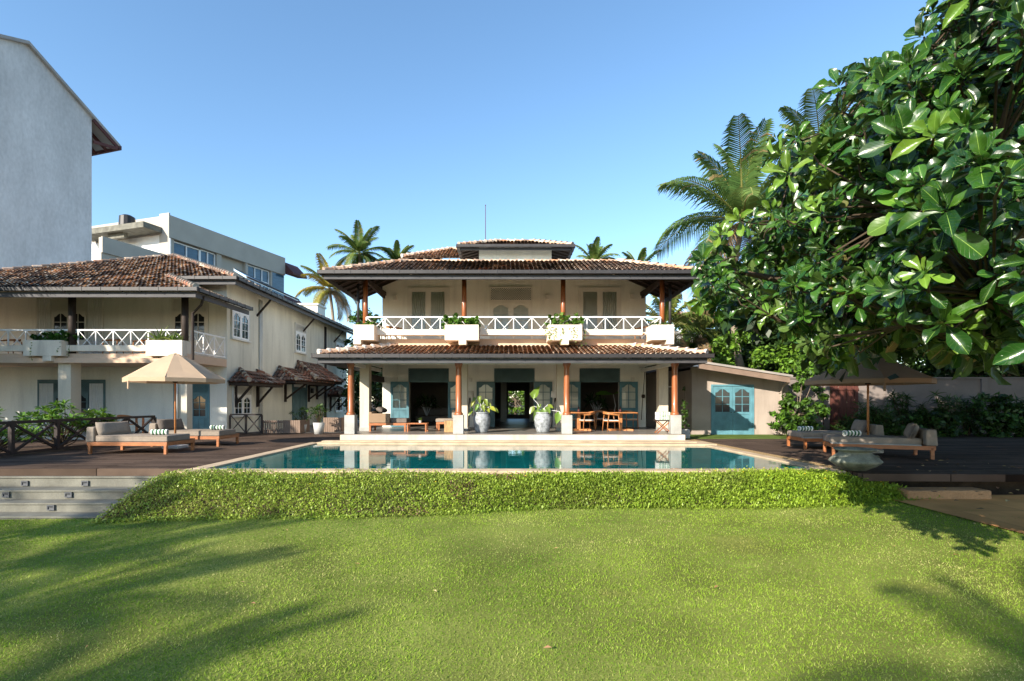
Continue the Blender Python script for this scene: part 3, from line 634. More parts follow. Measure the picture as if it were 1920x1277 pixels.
    for i in range(7):
        yy = ye+.9+i*.6; dd = min(d,yy-ye)-.15; t.bar(V(x0+.1,yy,ze-.12),V(x0+dd,yy,ze+dd*tl-.16),.06,.10); t.bar(V(x1-.1,yy,ze-.12),V(x1-dd,yy,ze+dd*tl-.16),.06,.10)
    for cx,s_ in ((-5.72,1),(6.33,-1)):
        t.bar(V(cx,20.85,6.42),V(cx+.04*s_,23.9,6.5),.13,.16); t.bar(V(cx,20.85,6.42),V(cx-s_*1.2,19.75,6.22),.09,.12); t.bar(V(cx,20.85,6.40),V(cx,24.3,6.34),.1,.12); 
    t.bar(V(-5.8,20.85,6.53),V(6.4,20.85,6.53),.12,.14); t.build('rafters', MT['darkwood'], H)
    t = M(); t.box(xb0+.02,xb1-.02,yb+.1,yw+.3,zt-.32,zt-.27); t.build('soffit', MT['darkwood'], H)
    for cx in (-6.02,6.62): t = M(); t.tube([V(cx,20.75,4.3),V(cx,20.75,6.25)],.055,10); t.build('downpipe', MT['gutter'], H, smooth=True)
    # clerestory lantern
    t = M(); t.box(-1.4,2.27,25.9,28.4,7.4,9.28); t.build('clerestory_wall', MT['cream'], H)
    x0,x1,ye,ze = -2.33,3.22,25.2,9.12; d = 2.0; zt = ze+d*.42
    t = M(); slope(t,[V(x0,ye,ze),V(x1,ye,ze),V(x1-d,ye+d,zt),V(x0+d,ye+d,zt)],PAL_DARK); slope(t,[V(x0,ye+2*d,ze),V(x0,ye,ze),V(x0+d,ye+d,zt)],PAL_DARK); slope(t,[V(x1,ye,ze),V(x1,ye+2*d,ze),V(x1-d,ye+d,zt)],PAL_DARK)
    t.build('clerestory_roof', MT['tile'], H)
    t = M(); ridge(t,V(x0,ye,ze+.08),V(x0+d,ye+d,zt+.05),pal=PAL_LIGHT,mortar=(.45,.36,.28)); t.build('hip_tiles', MT['tile'], H)
    t = M(); ridge(t,V(x1,ye,ze+.08),V(x1-d,ye+d,zt+.05),pal=PAL_LIGHT,mortar=(.45,.36,.28)); t.build('hip_tiles', MT['tile'], H)
    t = M(); ridge(t,V(x0+d,ye+d,zt+.04),V(x1-d,ye+d,zt+.04),.09); t.build('hip_tiles', MT['tile'], H)
    t = M(); gutter(t,V(x0-.12,ye,ze),V(x1+.12,ye,ze)); gutter(t,V(x0,ye,ze-.002),V(x0,ye+3,ze-.002),(-1,0,0)); gutter(t,V(x1,ye,ze-.002),V(x1,ye+3,ze-.002),(1,0,0)); t.box(x0+.03,x1-.03,ye+.03,ye+.07,ze-.18,ze-.07); t.build('gutter', MT['gutter'], H)
    t = M()
    for i in range(9): t.bar(V(x0+.1+i*.68,ye+.1,ze-.12),V(x0+.1+i*.68,26,ze+.12),.06,.09)
    for s_,xe in ((1,x0),(-1,x1)):
        for i in range(5): t.bar(V(xe+s_*.08,ye+.3+i*.5,ze-.13),V(xe+s_*1.0,ye+.3+i*.5,ze+.12),.06,.09)
    t.build('rafters', MT['darkwood'], H)
    t = M(); t.tube([V(-1.1,26.6,8.9),V(-1.1,26.6,11.65)],[.022,.016],6); t.tube([V(-1.1,26.6,11.65),V(-1.1,26.6,11.72)],[.03,.005],6); t.build('lightning_rod', MT['rust'], H)
    # rear hip roof
    A = V(-3.4,32,11.0); t = M(); B = [V(-6.0,29.4,9.75),V(-.8,29.4,9.75),V(-.8,34.6,9.75),V(-6.0,34.6,9.75)]
    slope(t,[B[0],B[1],A],PAL_LIGHT); slope(t,[B[3],B[0],A],PAL_LIGHT); slope(t,[B[1],B[2],A],PAL_LIGHT); t.col((.3,.2,.14)); t.box(-5.6,-1.2,29.8,34.2,7.4,9.72); t.build('rear_roof', MT['tile'], H)
    t = M(); ridge(t,B[0]+V(0,0,.08),A+V(0,0,.05)); t.build('hip_tiles', MT['tile'], H)
    t = M(); ridge(t,B[1]+V(0,0,.08),A+V(0,0,.05)); t.build('hip_tiles', MT['tile'], H)
    # wall lamps
    for px,py in ((742,712),(882,713),(1045,713),(1186,712)):
        t = M(); x,z = X(px,yw),Z(py,yw); t.box(x-.07,x+.07,yw-.12,yw-.001,z-.08,z+.08); t.box(x-.085,x+.085,yw-.135,yw,z+.08,z+.1); t.build('wall_lamp', MT['white_trim'], H)
    for px,py in ((741,559),(1026,558),(1184,557)):
        t = M(); x,z = X(px,yw),Z(py,yw); t.box(x-.07,x+.07,yw-.12,yw-.001,z-.09,z+.09); t.box(x-.08,x+.08,yw-.13,yw,z+.09,z+.11); t.build('wall_lamp', MT['white_trim'], H)
    t = M(); t.tube([V(6.42,23.7,3.1),V(6.32,23.75,1.75),V(6.25,23.78,.62)],.016,6); t.lathe([(0,-.09),(.07,-.08),(.09,0),(.07,.08),(0,.09)],(6.33,23.72,1.72),10); t.build('pulley_cord', MT['darkwood'], H)
    # paintings in the rooms
    t = M(); t.box(-2.75,-1.75,29.85,29.92,1.4,2.7); t.build('painting', MT['art'], H)
main_house()
# ---------------------------------------------------------------- guest wing on the left
def left_house():
    H = thing('guest_house', 'cream guest wing with balcony, side windows and mottled tile roof left of the pool', 'house', (-18,23,0))
    xs, yw = -12.5, 22.9; XL = -32
    m = M(); m.box(XL,xs,yw,40,-.02,6.95); m.build('wall', MT['cream_side'], H)
    m = M(); m.box(XL,xs-.002,yw-.03,yw-.001,.1,6.94); m.build('veranda_wall', MT['cream'], H)
    m = M(); m.box(XL,xs-.0,19.95,yw-.04,-.02,.14); m.build('veranda_floor', MT['concrete'], H)
    m = M(); m.box(XL,xs,20.05,yw-.03,3.02,3.36); m.box(XL,xs,19.9,20.05,2.98,3.18); m.build('balcony_slab', MT['peach'], H, bevel=.01)
    yf = 19.75
    def planter(a,b,st):
        t = M(); zt,zb = 3.85,3.24; t.box(a,b,yf,yf+.08,zb,zt); t.box(a,b,yf+.72,yf+.8,zb,zt); t.box(a,a+.08,yf+.08,yf+.72,zb,zt); t.box(b-.08,b,yf+.08,yf+.72,zb,zt); t.box(a+.08,b-.08,yf+.08,yf+.72,zb,zt-.1)
        if st: t.box(st-.17,st+.17,yf,yf+.8,zb-.2,zb)
        t.build('planter_box', MT['planter'], H, bevel=.01)
    planter(-18.66,-17.18,-17.75); planter(-13.93,-12.52,None)
    
    for a,b in ((XL,-18.67),(-17.17,-13.94)): t = M(); t.box(a,b,19.95,20.12,3.44,3.68); t.build('balcony_band', MT['planter'], H, bevel=.01)
    t = M(); xrail(t,V(-24.5,20.2,3.36),V(-12.75,20.2,3.36),.1,.94,17,.036,.055,.024); xrail(t,V(-12.56,20.4,3.36),V(-12.56,22.8,3.36),.06,.94,3,.036,.055,.024)
    t.build('balustrade', MT['white_paint'], H)
    for x in (-17.1,-12.66):
        t = M(); t.tube([V(x,20.15,3.36),V(x,20.15,5.75)],.125,16); t.build('post', MT['darkwood'], H, smooth=True)
    t = M(); t.tube([V(-12.9,20.0,.1),V(-12.9,20.0,3.0)],.05,8); t.build('downpipe', MT['cream'], H); t = M(); t.tube([V(-12.2,19.9,3.1),V(-12.2,19.9,4.9),V(-11.75,19.7,5.2),V(-11.6,19.6,5.5)],.05,8); t.build('downpipe', MT['darkwood'], H)
    for x,w in ((-17.35,.50),(-12.72,.36)):
        t = M(); t.box(x-w/2,x+w/2,20.08,20.08+w,.1,3.02); t.build('pillar', MT['pillar'], H, bevel=.01)
    # doors on the recessed wall
    def group(px0,px1,pyt,z0,leaves,trim,dark):
        a,b = X(px0,yw),X(px1,yw); zt = Z(pyt,yw); O = V(a,yw-.031,z0); w = b-a; h = zt-z0
        t = M(); frame(t,O,UX,NF,w,h,.07,.05,False); t.fbox(O,UX,NF,0,w,0,.008,0,h); wd = t.build('window', MT[trim], H)
        for s_ in ((0,.22),(.78,1)):
            if leaves == 1: break
            t = M(); curtain(t,O+V(s_[0]*w,-.035,.1),UX,NF,(s_[1]-s_[0])*w,h-.2,6,.02); t.build('curtain', MT['curtain'], wd)
        lw = w*.54/2 if leaves > 1 else w/2; x0 = .23*w if leaves > 1 else 0
        for k in (0,1):
            leaf_door(O+V(x0+k*lw,-.012,0),UX,NF,lw,min(2.15,h-.5),trim,H,'darkglass',.40)
        t = M(); lattice(t,O+V(x0,-.03,min(2.2,h-.45)),UX,NF,2*lw,h-min(2.2,h-.45)-.04,.1,.02); t.build('transom_lattice', MT[trim], wd)
    group(72,193,558,3.37,2,'white_trim',0); group(326,389,560,3.37,1,'white_trim',0)
    group(76,196,715,.15,2,'greengrey',1); group(330,391,717,.15,1,'blue',1)
    # roofs: veranda roof and main hip
    sl_ = .40
    ye,ze,xe = 19.1,5.66,-11.6; ym,zm = 22.1,6.80
    A = V(-19.6,30.1,zm+.4*8)
    t = M()
    slope(t,[V(-30,ye,ze),V(xe,ye,ze),V(xe-3,ye+3,ze+1.2),V(-30,ye+3,ze+1.2)],PAL_MIX)
    slope(t,[V(xe,ye,ze),V(xe,23.1,ze),V(xe-3,23.1,ze+1.2),V(xe-3,ye+3,ze+1.2)],PAL_MIX)
    slope(t,[V(-24.6,ym,zm),V(xe-.1,ym,zm),A],PAL_MIX)
    slope(t,[V(-24.6,36,zm),V(-24.6,ym,zm),A],PAL_MIX)
    slope(t,[V(xe-.1,ym,zm),V(xe-.1,40.6,zm),A+V(0,6,0),A],PAL_MIX,.3,.6,.13)
    t.build('roof', MT['tile'], H)
    t = M(); ridge(t,V(xe,ye,ze+.1),V(xe-3,ye+3,ze+1.26),pal=PAL_MOSS,mortar=(.4,.36,.3)); t.build('hip_tiles', MT['tile'], H)
    t = M(); ridge(t,V(xe-.1,ym,zm+.1),A+V(0,0,.08),pal=PAL_MOSS,mortar=(.45,.40,.34)); t.build('hip_tiles', MT['tile'], H)
    t = M(); ridge(t,V(-24.6,ym,zm+.1),A+V(0,0,.06),pal=PAL_DARK,mortar=None); t.build('hip_tiles', MT['tile'], H)
    t = M(); ridge(t,A+V(0,0,.06),A+V(0,7,.06),pal=PAL_DARK,mortar=None); t.build('hip_tiles', MT['tile'], H)

    t = M(); gutter(t,V(-30,ye,ze),V(xe+.12,ye,ze),clip=.7); gutter(t,V(xe,ye,ze-.002),V(xe,23.1,ze-.002),(1,0,0)); gutter(t,V(-14.6,ym,zm),V(xe,ym,zm)); gutter(t,V(xe-.1,ym,zm-.002),V(xe-.1,40.6,zm-.002),(1,0,0))
    t.build('gutter', MT['gutter'], H)
    t = M(); t.box(-30,xe-.02,ye+.02,ye+.06,ze-.28,ze-.08); t.box(xe-.06,xe-.02,ye+.06,23.1,ze-.28,ze-.08); t.box(-14.5,xe-.12,ym+.02,ym+.06,zm-.26,zm-.08); t.box(xe-.16,xe-.12,ym+.06,40.5,zm-.26,zm-.08); t.build('fascia', MT['fascia'], H)
    t = M()
    for y in (25.6,31.4,37.0):
        t = M(); t.bar(V(xs,y,5.75),V(xe-.2,y,6.55),.06,.09); t.build('eave_bracket', MT['darkwood'], H)
    for y,mm in ((25.85,'white_trim'),(35.1,'gutter')):
        t = M(); t.tube([V(xs+.06,y,.1),V(xs+.06,y,6.6)],.06,8); t.build('downpipe', MT[mm], H, smooth=True); t = M(); t.tube([V(xs+.06,y+.2,.1),V(xs+.06,y+.2,6.6)],.03,6); t.build('conduit', MT[mm], H, smooth=True)
    # windows on the side wall
    def sw(px0,px1,pyt,pyb,split,trans=False):
        Y0 = 960*12.5/(950-px0); Y1 = 960*12.5/(950-px1); zt = Z(pyt,Y0); zb = Z(pyb,Y0); w = Y1-Y0; O = V(xs,Y0,zb); h = zt-zb
        t = M(); frame(t,O,UY,NRT,w,h,.07,.07,True); t.fbox(O,UY,NRT,0,w,0,.008,0,h); wd = t.build('window', MT['white_trim'], H)
        hh = h*.74 if trans else h
        if trans:
            t = M(); t.fbox(O,UY,NRT,0,w,.01,.05,hh,hh+.06); lattice(t,O+NRT*.03+V(0,0,hh),UY,NRT,w,h-hh,.12,.03); t.build('transom_lattice', MT['white_trim'], wd)
        for k in (0,1): leaf_door(O+UY*(k*w/2)+NRT*.012,UY,NRT,w/2,hh,'white_paint',H,'darkglass',0,'window_leaf')
    sw(434,465,580,633,0); sw(553,572,607,659,0,True); sw(629,643,633,665,0,True)
    sw(437,469,726,780,0,True); sw(628,641,735,772,0,True)
    Y0,Y1 = 29.9,31.8; O = V(xs,Y0,.05); t = M(); frame(t,O,UY,NRT,Y1-Y0,2.95,.1,.08,False); t.fbox(O,UY,NRT,0,Y1-Y0,0,.012,0,2.2); t.fbox(O,UY,NRT,0,Y1-Y0,.013,.06,2.2,2.28); wd = t.build('door', MT['greengrey'], H)
    t = M(); t.fbox(O,UY,NRT,0,Y1-Y0,.004,.02,2.28,2.95); t.build('fanlight', MT['curtain_light'], wd)
    t = M(); t.fbox(O,UY,NRT,.1,.9,.013,.05,.05,2.15); t.fbox(O,UY,NRT,1.0,Y1-Y0-.1,.013,.05,.05,2.15); t.build('door_panel', MT['greengrey'], wd)
    # tiled canopies with brackets on the side wall
    def canopy(y0,y1,zt,out,drop,brackets,pal=PAL_MOSS,hip=True):
        C = thing('canopy_root','x','x'); bpy.data.objects.remove(C)
        xo = xs+out; ze_ = zt-drop; hy = min((y1-y0)*.32,1.0); t = M()
        P0,P1,Q0,Q1 = V(xo,y0,ze_),V(xo,y1,ze_),V(xs+.02,y0+hy,zt),V(xs+.02,y1-hy,zt)
        slope(t,[P0,P1,Q1,Q0],pal,.2,.32,.09); slope(t,[V(xs+.02,y0,ze_),P0,Q0],pal,.2,.32,.09); slope(t,[P1,V(xs+.02,y1,ze_),Q1],pal,.2,.32,.09)
        ridge(t,P0+V(0,0,.08),Q0+V(0,0,.04),.1,pal=pal,mortar=(.4,.35,.28)); ridge(t,P1+V(0,0,.08),Q1+V(0,0,.04),.1,pal=pal,mortar=None)
        c = t.build('canopy_roof', MT['tile'], H)
        t = M(); t.box(xo-.1,xo-.05,y0+.05,y1-.05,ze_-.16,ze_-.03); t.box(xs+.03,xo-.1,y0+.05,y0+.1,ze_-.16,ze_-.03); t.box(xs+.03,xo-.1,y1-.1,y1-.05,ze_-.16,ze_-.03); t.build('canopy_fascia', MT['darkwood'], c)
        t = M()
        for y in brackets:
            t = M(); t.bar(V(xs+.06,y,ze_-1.15),V(xs+.06,y,ze_-.1),.11,.11); t.bar(V(xs+.06,y,ze_-1.0),V(xo-.15,y,ze_-.14),.09,.09); t.bar(V(xs+.1,y,ze_-.12),V(xo-.1,y,ze_-.12),.09,.09)
            t.build('canopy_bracket', MT['darkwood'], c)
    canopy(22.95,26.6,2.98,.95,.62,(23.5,25.6)); canopy(27.1,33.0,3.35,1.35,.75,(28.8,32.2)); canopy(29.6,34.6,3.86,1.45,1.1,(33.6,)); canopy(35.6,38.6,2.55,.9,.6,(36.2,38.0))
    t = M(); t.box(xs+.1,xs+.25,32.4,32.55,2.0,2.3); t.box(xs,xs+.1,32.44,32.5,2.3,2.34); t.build('wall_lantern', MT['metal_black'], H)
    # solar heater panel on the roof
    p = thing('solar_panel','long pale blue solar heater panel lying on the guest house roof','solar panel',(-12.2,26,7.1))
    t = M(); t.prism([V(-12.0,23.6,7.16),V(-11.8,29.0,7.16),V(-12.9,29.0,7.66),V(-12.9,24.2,7.66)],(0,0,.1)); t.build('panel', mat('pale_blue_panel',(.45,.60,.72),.2,.1,1,0,10,.6), p)
    t = M(); t.tube([V(-11.98,23.6,7.24),V(-11.78,29.0,7.24)],.04,6); t.tube([V(-12.9,24.2,7.76),V(-12.9,29.0,7.76)],.04,6); t.build('frame', MT['metal_black'], p)
    # roof-top box behind the eave
    t = M(); t.box(-17.2,-15.6,42.2,44,0,9.4); t.box(-17.3,-15.5,42.1,44.1,9.4,9.55); b = t.build('stair_tower', MT['white_wall']); tag(b,'small white stair tower peeping over the guest house gutter','tower')
left_house()

# ---------------------------------------------------------------- buildings behind on the left
def hotel():
    H = thing('hotel_block', 'modern white hotel block, shaded side coloured grey, with glass window bands behind the tiled roof', 'hotel', (-35,65,0))
    C = V(-37.4,56.7,0); u = V(.3,.954,0); n = V(.954,-.3,0); K = 1.35
    def fb(t,a0,a1,b0,b1,c0,c1): t.fbox(C,u,n,a0*K,a1*K,b0*K,b1*K,c0*K-.52,c1*K-.52)
    t = M(); fb(t,0,13.2,-9,0,0,12.55); fb(t,0,13.2,-9,-.35,12.551,14.9); fb(t,0,.45,-.35,0,12.551,14.9); fb(t,4.7,5.2,-.35,0,12.551,14.9); fb(t,8.0,8.3,-.35,0,12.551,14.9); fb(t,11.3,13.2,-.35,0,12.551,14.9)
    t.build('wall', MT['hotel_shaded'], H)
    t = M(); fb(t,0,13.25,-9.1,.12,14.9,16.75); fb(t,0,7.2,.12,.16,14.9,15.0); fb(t,-.12,.0,-.9,.14,12.6,16.9); t.build('parapet', MT['hotel_shaded'], H)
    t = M(); fb(t,-.04,0,-9,-.9,7,15.2); t.build('front_wall', MT['white_paint'], H)
    t = M(); fb(t,-1.7,-.15,-8.5,-.6,15.3,15.75); fb(t,-1.2,-.9,-5.2,-3.4,14.9,15.3); t.build('roof_slab', MT['step'], H)
    t = M(); p = C-u*1.4-n*4.4; t.lathe([(0,1.3),(.4,1.3),(.75,1.1),(.8,0),(0,0)],(p.x,p.y,20.75),14); t.build('water_tank', MT['metal_black'], H)
    def win(a,b,z0,z1,cols,dep=-.3):
        t = M(); fb(t,a,b,dep,dep+.05,z0,z1); w = t.build('window', MT['blueglass'], H); f = M()
        for i in range(cols+1): xx = a+(b-a)*i/cols; fb(f,xx-.05,xx+.05,dep+.05,dep+.14,z0,z1)
        for zc in (z0,(z0*.55+z1*.45),z1): fb(f,a+.05,b-.05,dep+.052,dep+.13,zc-.05,zc+.05)
        f.build('mullion', MT['white_paint'], w)
    win(.5,3.0,12.6,14.75,2); win(3.1,4.6,12.6,14.8,2); win(8.4,11.2,12.6,14.8,3); 
    t = M(); fb(t,11.5,13.18,-.36,.01,12.6,14.85); t.build('glass_corner', MT['blueglass'], H)
    t = M(); fb(t,5.2,8.0,-2.5,-2.4,12.55,14.9); t.build('balcony_wall', MT['hotel_shaded'], H)
    t = M(); t.tube([C+n*.16-u*.02+V(0,0,10),C+n*.16-u*.02+V(0,0,19.5)],.12,8); t.build('downpipe', MT['white_paint'], H)
    for z0 in (20.4,15.7):
        t = M(); P = C+u*17.9; t.prism([P+V(0,0,z0-.5)-n*.2,P+V(0,0,z0+1.2)-n*.2,P+n*1.5+V(0,0,z0-.45),P+n*1.5+V(0,0,z0-.75)], u*3.0); e = t.build('eave_roof', MT['rust'], H)
    # grey lower parapet running toward the tall house
    t = M(); fb(t,-5.6,-.13,.25,.5,11.2,13.2); fb(t,-5.6,-.13,.5,.62,12.1,13.25); t.build('side_parapet', MT['hotel_shaded'], H)
    # tall gabled house
    T = thing('tall_house', 'tall weathered white gabled house in shade with red edged eaves', 'house', (-31,30,0))
    E = V(-29.2,36,0); P = lambda px,py: None
    def wp(px,py):      # a point of the gable wall plane
        g = (px-950)/960.0; t_ = (E.x-g*E.y)/(.3-g*.954); p = E-u*t_*1.0
        t_ = (E.x-g*E.y)/(.3-.954*g); p = E-u*t_; return V(p.x,p.y,1.5+(752-py)*p.y/960)
    poly = [wp(172,480),wp(172,222),wp(50,84),wp(0,68),wp(-140,40),wp(-250,150),wp(-250,480)]
    for q in (0,5+1): poly[q].z = -.5
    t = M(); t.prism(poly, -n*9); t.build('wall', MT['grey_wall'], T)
    a,b = wp(172,222),wp(50,84); d = (a-b).normalized(); e = a+d*2.2
    t = M(); off = n*.25; up = V(0,0,.2); t.prism([b+off,e+off,e+off+up,b+off+up], -n*9.5); c_ = wp(-140,40); t.prism([c_+off,b+off,b+off+up,c_+off+up], -n*9.5); t.build('roof', mat('grey_sheet',(.30,.29,.28),.7,.2,1), T)
    t = M(); 
    for k_ in range(8): s_ = -n*(k_*1.2+.1); t.bar(a+off+s_-V(0,0,.12),e+off+s_-V(0,0,.1),.12,.22)
    t.bar(e+off,e-n*9.2,.16,.3); t.bar(a-V(0,0,1.6)+u*.1,e+off-V(0,0,.35)-d*.3,.14,.2); t.build('rafters', MT['rust'], T)
hotel()

# ---------------------------------------------------------------- right side: outbuilding, boundary wall, gate
def right_side():
    H = thing('outbuilding', 'low taupe outbuilding with sloping roof and turquoise double doors', 'outbuilding', (10,24,0))
    Y = 22.8; x0,x1 = X(1297,Y),X(1478,Y)
    da,db = X(1336,Y),X(1410,Y); dt = Z(724,Y)
    zl,zr = 3.25,2.6
    t = M()
    def top(x): return zl+(zr-zl)*(x-x0)/(x1-x0)
    for a,b,z0 in ((x0,da,-.02),(db,x1,-.02)): t.prism([V(a,Y,z0),V(b,Y,z0),V(b,Y,top(b)),V(a,Y,top(a))],(0,.2,0))
    t.prism([V(da,Y,dt),V(db,Y,dt),V(db,Y,top(db)),V(da,Y,top(da))],(0,.2,0))
    t.box(x0,x0+.2,Y+.2,34,-.02,2.9); t.box(x1-.2,x1,Y+.2,34,-.02,2.4); t.box(x0+.2,x1-.2,33.8,34,-.02,2.6); t.build('wall', MT['wallpink'], H)
    t = M(); t.box(6.9,x0-.001,25.2,25.4,-.02,3.0); t.build('recessed_wall', MT['wall_shaded'], H)
    t = M(); za = lambda px,py: V(X(px,21.9),21.9,Z(py,21.9))
    a,b = za(1318,681),za(1487,707); a2,b2 = a+(a-b)*.06,b
    t.prism([a2,b2,b2+V(0,0,.09),a2+V(0,0,.09)],(0,12,0)); t.build('roof', mat('grey_roof_sheet',(.32,.29,.26),.7,.2,1), H)
    t = M(); t.prism([a2-V(0,-.05,.24),b2-V(.1,-.05,.24),b2-V(.1,-.05,.002),a2-V(0,-.05,.002)],(0,.06,0)); t.build('fascia', MT['slats'], H)
    l0,l1 = V(a.x-1.9,21.95,a.z-.42),V(a.x,21.95,a.z-.08); t = M(); t.prism([l0,l1,l1+V(0,0,.1),l0+V(0,0,.1)],(0,8,0)); t.build('side_roof', MT['darkwood'], H)
    t = M(); frame(t,V(da,Y,-.0),UX,NF,db-da,dt,.07,.05,False); d = t.build('door_frame', MT['blue_bright'], H)
    w = (db-da)/2
    leaf_door(V(da+.005,Y+.03,.0),UX,NF,w-.01,dt-.005,'blue_bright',H,'darkglass',.47); leaf_door(V(da+w+.005,Y+.03,.0),UX,NF,w-.01,dt-.005,'blue_bright',H,'darkglass',.47)
    t = M()
    for s_ in (-1,1): t.lathe([(0,-.02),(.02,-.015),(.03,0),(.02,.015),(0,.02)],(da+w+s_*.07,Y-.05,1.0),8)
    t.build('door_knob', MT['metal_black'], H)
    t = M(); t.box(da+.001,db-.001,Y+.12,Y+.16,0,dt-.001); t.build('door_backing', MT['dark'], H)
    t = M(); xx = x1-.35; t.tube([V(xx,Y-.06,0),V(xx,Y-.06,1.9),V(xx,Y-.3,2.2),V(xx,Y-.7,2.3)],.045,8); t.build('downpipe', MT['wallpink'], H)
    t = M(); t.box(8.0,8.2,21.9,22.0,2.98,3.08); t.build('floodlight', MT['white_paint'], H)
    t = M(); t.bar(V(7.95,25.1,2.2),V(8.25,25.1,2.2),.05,.06); t.bar(V(8.22,25.1,1.9),V(8.22,25.1,2.3),.05,.05); t.build('wall_bracket', MT['white_paint'], H)
    # boundary wall
    B = thing('boundary_wall', 'long shade darkened taupe boundary wall with pilasters behind the right daybeds', 'wall', (18,23.6,0))
    t = M(); t.box(12.5,14.55,23.6,23.85,-.02,2.5); t.box(16.2,45,23.6,23.85,-.02,2.52); t.box(14.55,16.2,23.6,23.85,2.35,2.5); t.build('wall', MT['wall_shaded'], B)
    t = M()
    for px in (1548,1664,1843): x = X(px,23.6); t.box(x-.13,x+.13,23.5,23.6,-.02,2.53); 
    t.build('pilaster', MT['wall_shaded'], B)
    t = M(); t.box(12.4,45,23.54,23.9,2.53,2.6); t.build('wall_cap', MT['wall_shaded'], B)
    G = thing('garden_gate', 'red brown vertical board gate in the boundary wall behind the umbrella', 'gate', (15.4,23.55,0))
    t = M()
    for i in range(9): x = 14.57+i*.18; t.box(x,x+.165,23.55+.012*(i%2),23.59,.03,2.33)
    t.build('board_panel', MT['gate'], G, bevel=.006)
    t = M()
    for z in (.4,1.2,2.0): t.box(14.57,16.18,23.52,23.549,z,z+.1)
    t.build('rail', MT['gate'], G); t = M(); t.lathe([(0,-.03),(.03,-.02),(.03,.02),(0,.03)],(16.0,23.5,1.1),8); t.build('handle', MT['metal_black'], G)
    # far tiled house at right behind the trees
    K = thing('neighbour_house', 'small tiled roof house glimpsed behind the palm trunks', 'house', (15.5,40,0))
    t = M(); slope(t,[V(13,38,7.0),V(21,38,7.0),V(21,41,8.6),V(13,41,8.6)],PAL_MOSS,.25,.5,.11); t.build('roof', MT['tile'], K)
    t = M(); t.box(13.3,20.7,39,43,0,7.0); t.build('wall', MT['cream'], K)
right_side()

# ---------------------------------------------------------------- fences and screens
def fences():
    F = thing('deck_railing', 'dark timber cross braced railing along the left edge of the deck', 'railing', (-13.3,17,0))
    t = M(); xrail(t,V(-13.35,12.4,0),V(-13.35,19.4,0),.06,.92,5,.10,.08,.06); t.build('rail_frame', MT['fence'], F)
    F = thing('courtyard_railing', 'short dark cross braced railing before the guest house side window', 'railing', (-11.8,22.9,0))
    Y = 22.7; t = M(); xrail(t,V(X(431,Y),Y,0),V(X(491,Y),Y,0),.06,.90,2,.07,.06,.035); t.build('rail_frame', MT['fence'], F)
    def screen(px0,px1,Y0,zt,label,gaps,dep):
        a,b = X(px0,Y0),X(px1,Y0); S_ = thing('slatted_screen', label, 'screen', ((a+b)/2,Y0,0), 'slatted screens by the guest house'); t = M(); n = int((b-a)/.10)
        for i in range(n): x = a+(b-a)*i/n; t.box(x,x+(b-a)/n-(.045 if i<gaps else .012),Y0,Y0+.03,.04,zt)
        n2 = int(dep/.1)
        for i in range(n2): t.box(b-.03,b,Y0+.04+i*.1,Y0+.04+i*.1+.085,.04,zt)
        t.build('slats', MT['slats'], S_); t = M(); t.box(a,b,Y0+.031,Y0+.07,zt-.12,zt-.04); t.box(a,b,Y0+.031,Y0+.07,.1,.18); t.build('rail', MT['slats'], S_)
    screen(492,563,23.4,.62,'low taupe slatted screen left of the potted plants with open slats at one end',9,1.2)
    screen(606,640,24.2,.72,'low taupe slatted screen right of the big potted plant',0,1.5)
fences()
# ---------------------------------------------------------------- vegetation builders
class Leaves:
    """collects many leaves of one template and builds them as one mesh"""
    def __init__(s, rows, cols, shape, fold=.25, droop=.25, wave=.0):
        vs=[]; uv=[]
        for i in range(rows+1):
            t = 1-(1-i/rows)**1.45; w = shape(t)
            for j in range(cols+1):
                q = j/cols*2-1; vs.append((q*w*.5, t, fold*abs(q)*w*.5-droop*t*t+wave*math.sin(t*9+q)*abs(q)*w)); uv.append((j/cols,t))
        s.T = np.array(vs); F=[]
        for i in range(rows):
            for j in range(cols): a=i*(cols+1)+j; F.append((a,a+1,a+cols+2,a+cols+1))
        s.F = np.array(F); s.UV = np.array(uv)[s.F.ravel()]; s.V=[]; s.C=[]
    def add(s, p, d, up, L, Wd, col):
        d = Vector(d).normalized(); up = Vector(up); x = d.cross(up)
        if x.length < 1e-3: x = d.orthogonal()
        x.normalize(); n = x.cross(d)
        A = np.array([np.array(x)*Wd, np.array(d)*L, np.array(n)*L])
        TT = s.T*np.array([1,1,random.uniform(.2,1.9)]); s.V.append(TT@A+np.array(p)); s.C.append(col)
    def build(s, name, m, parent=None):
        k = len(s.V); nv = len(s.T); F = (s.F[None]+np.arange(k)[:,None,None]*nv).reshape(-1,4)
        return npbuild(name, np.concatenate(s.V), F, m, parent, np.repeat(np.array(s.C),len(s.F),0), np.tile(s.UV,(k,1)), True)
obov = lambda t: max(.035, (math.sin(math.pi/2*t/.7)**1.35 if t < .7 else math.sqrt(max(0,1-((t-.7)/.302)**2))))
oval = lambda t: max(.04, math.sin(math.pi*min(1,t*.96+.02))**.8)
strap = lambda t: max(.05, (1-t)**.6*min(1,t*6+.3))
heart = lambda t: max(.05, math.sin(math.pi*min(1,(t**.62)*.97+.02))**.75)
def rv(): return Vector((random.gauss(0,1),random.gauss(0,1),random.gauss(0,1))).normalized()
def jit(c, k=.25):
    f = random.uniform(1-k,1+k); h = random.uniform(-.12,.12); return (c[0]*f*(1+h),c[1]*f,c[2]*f*(1-h))

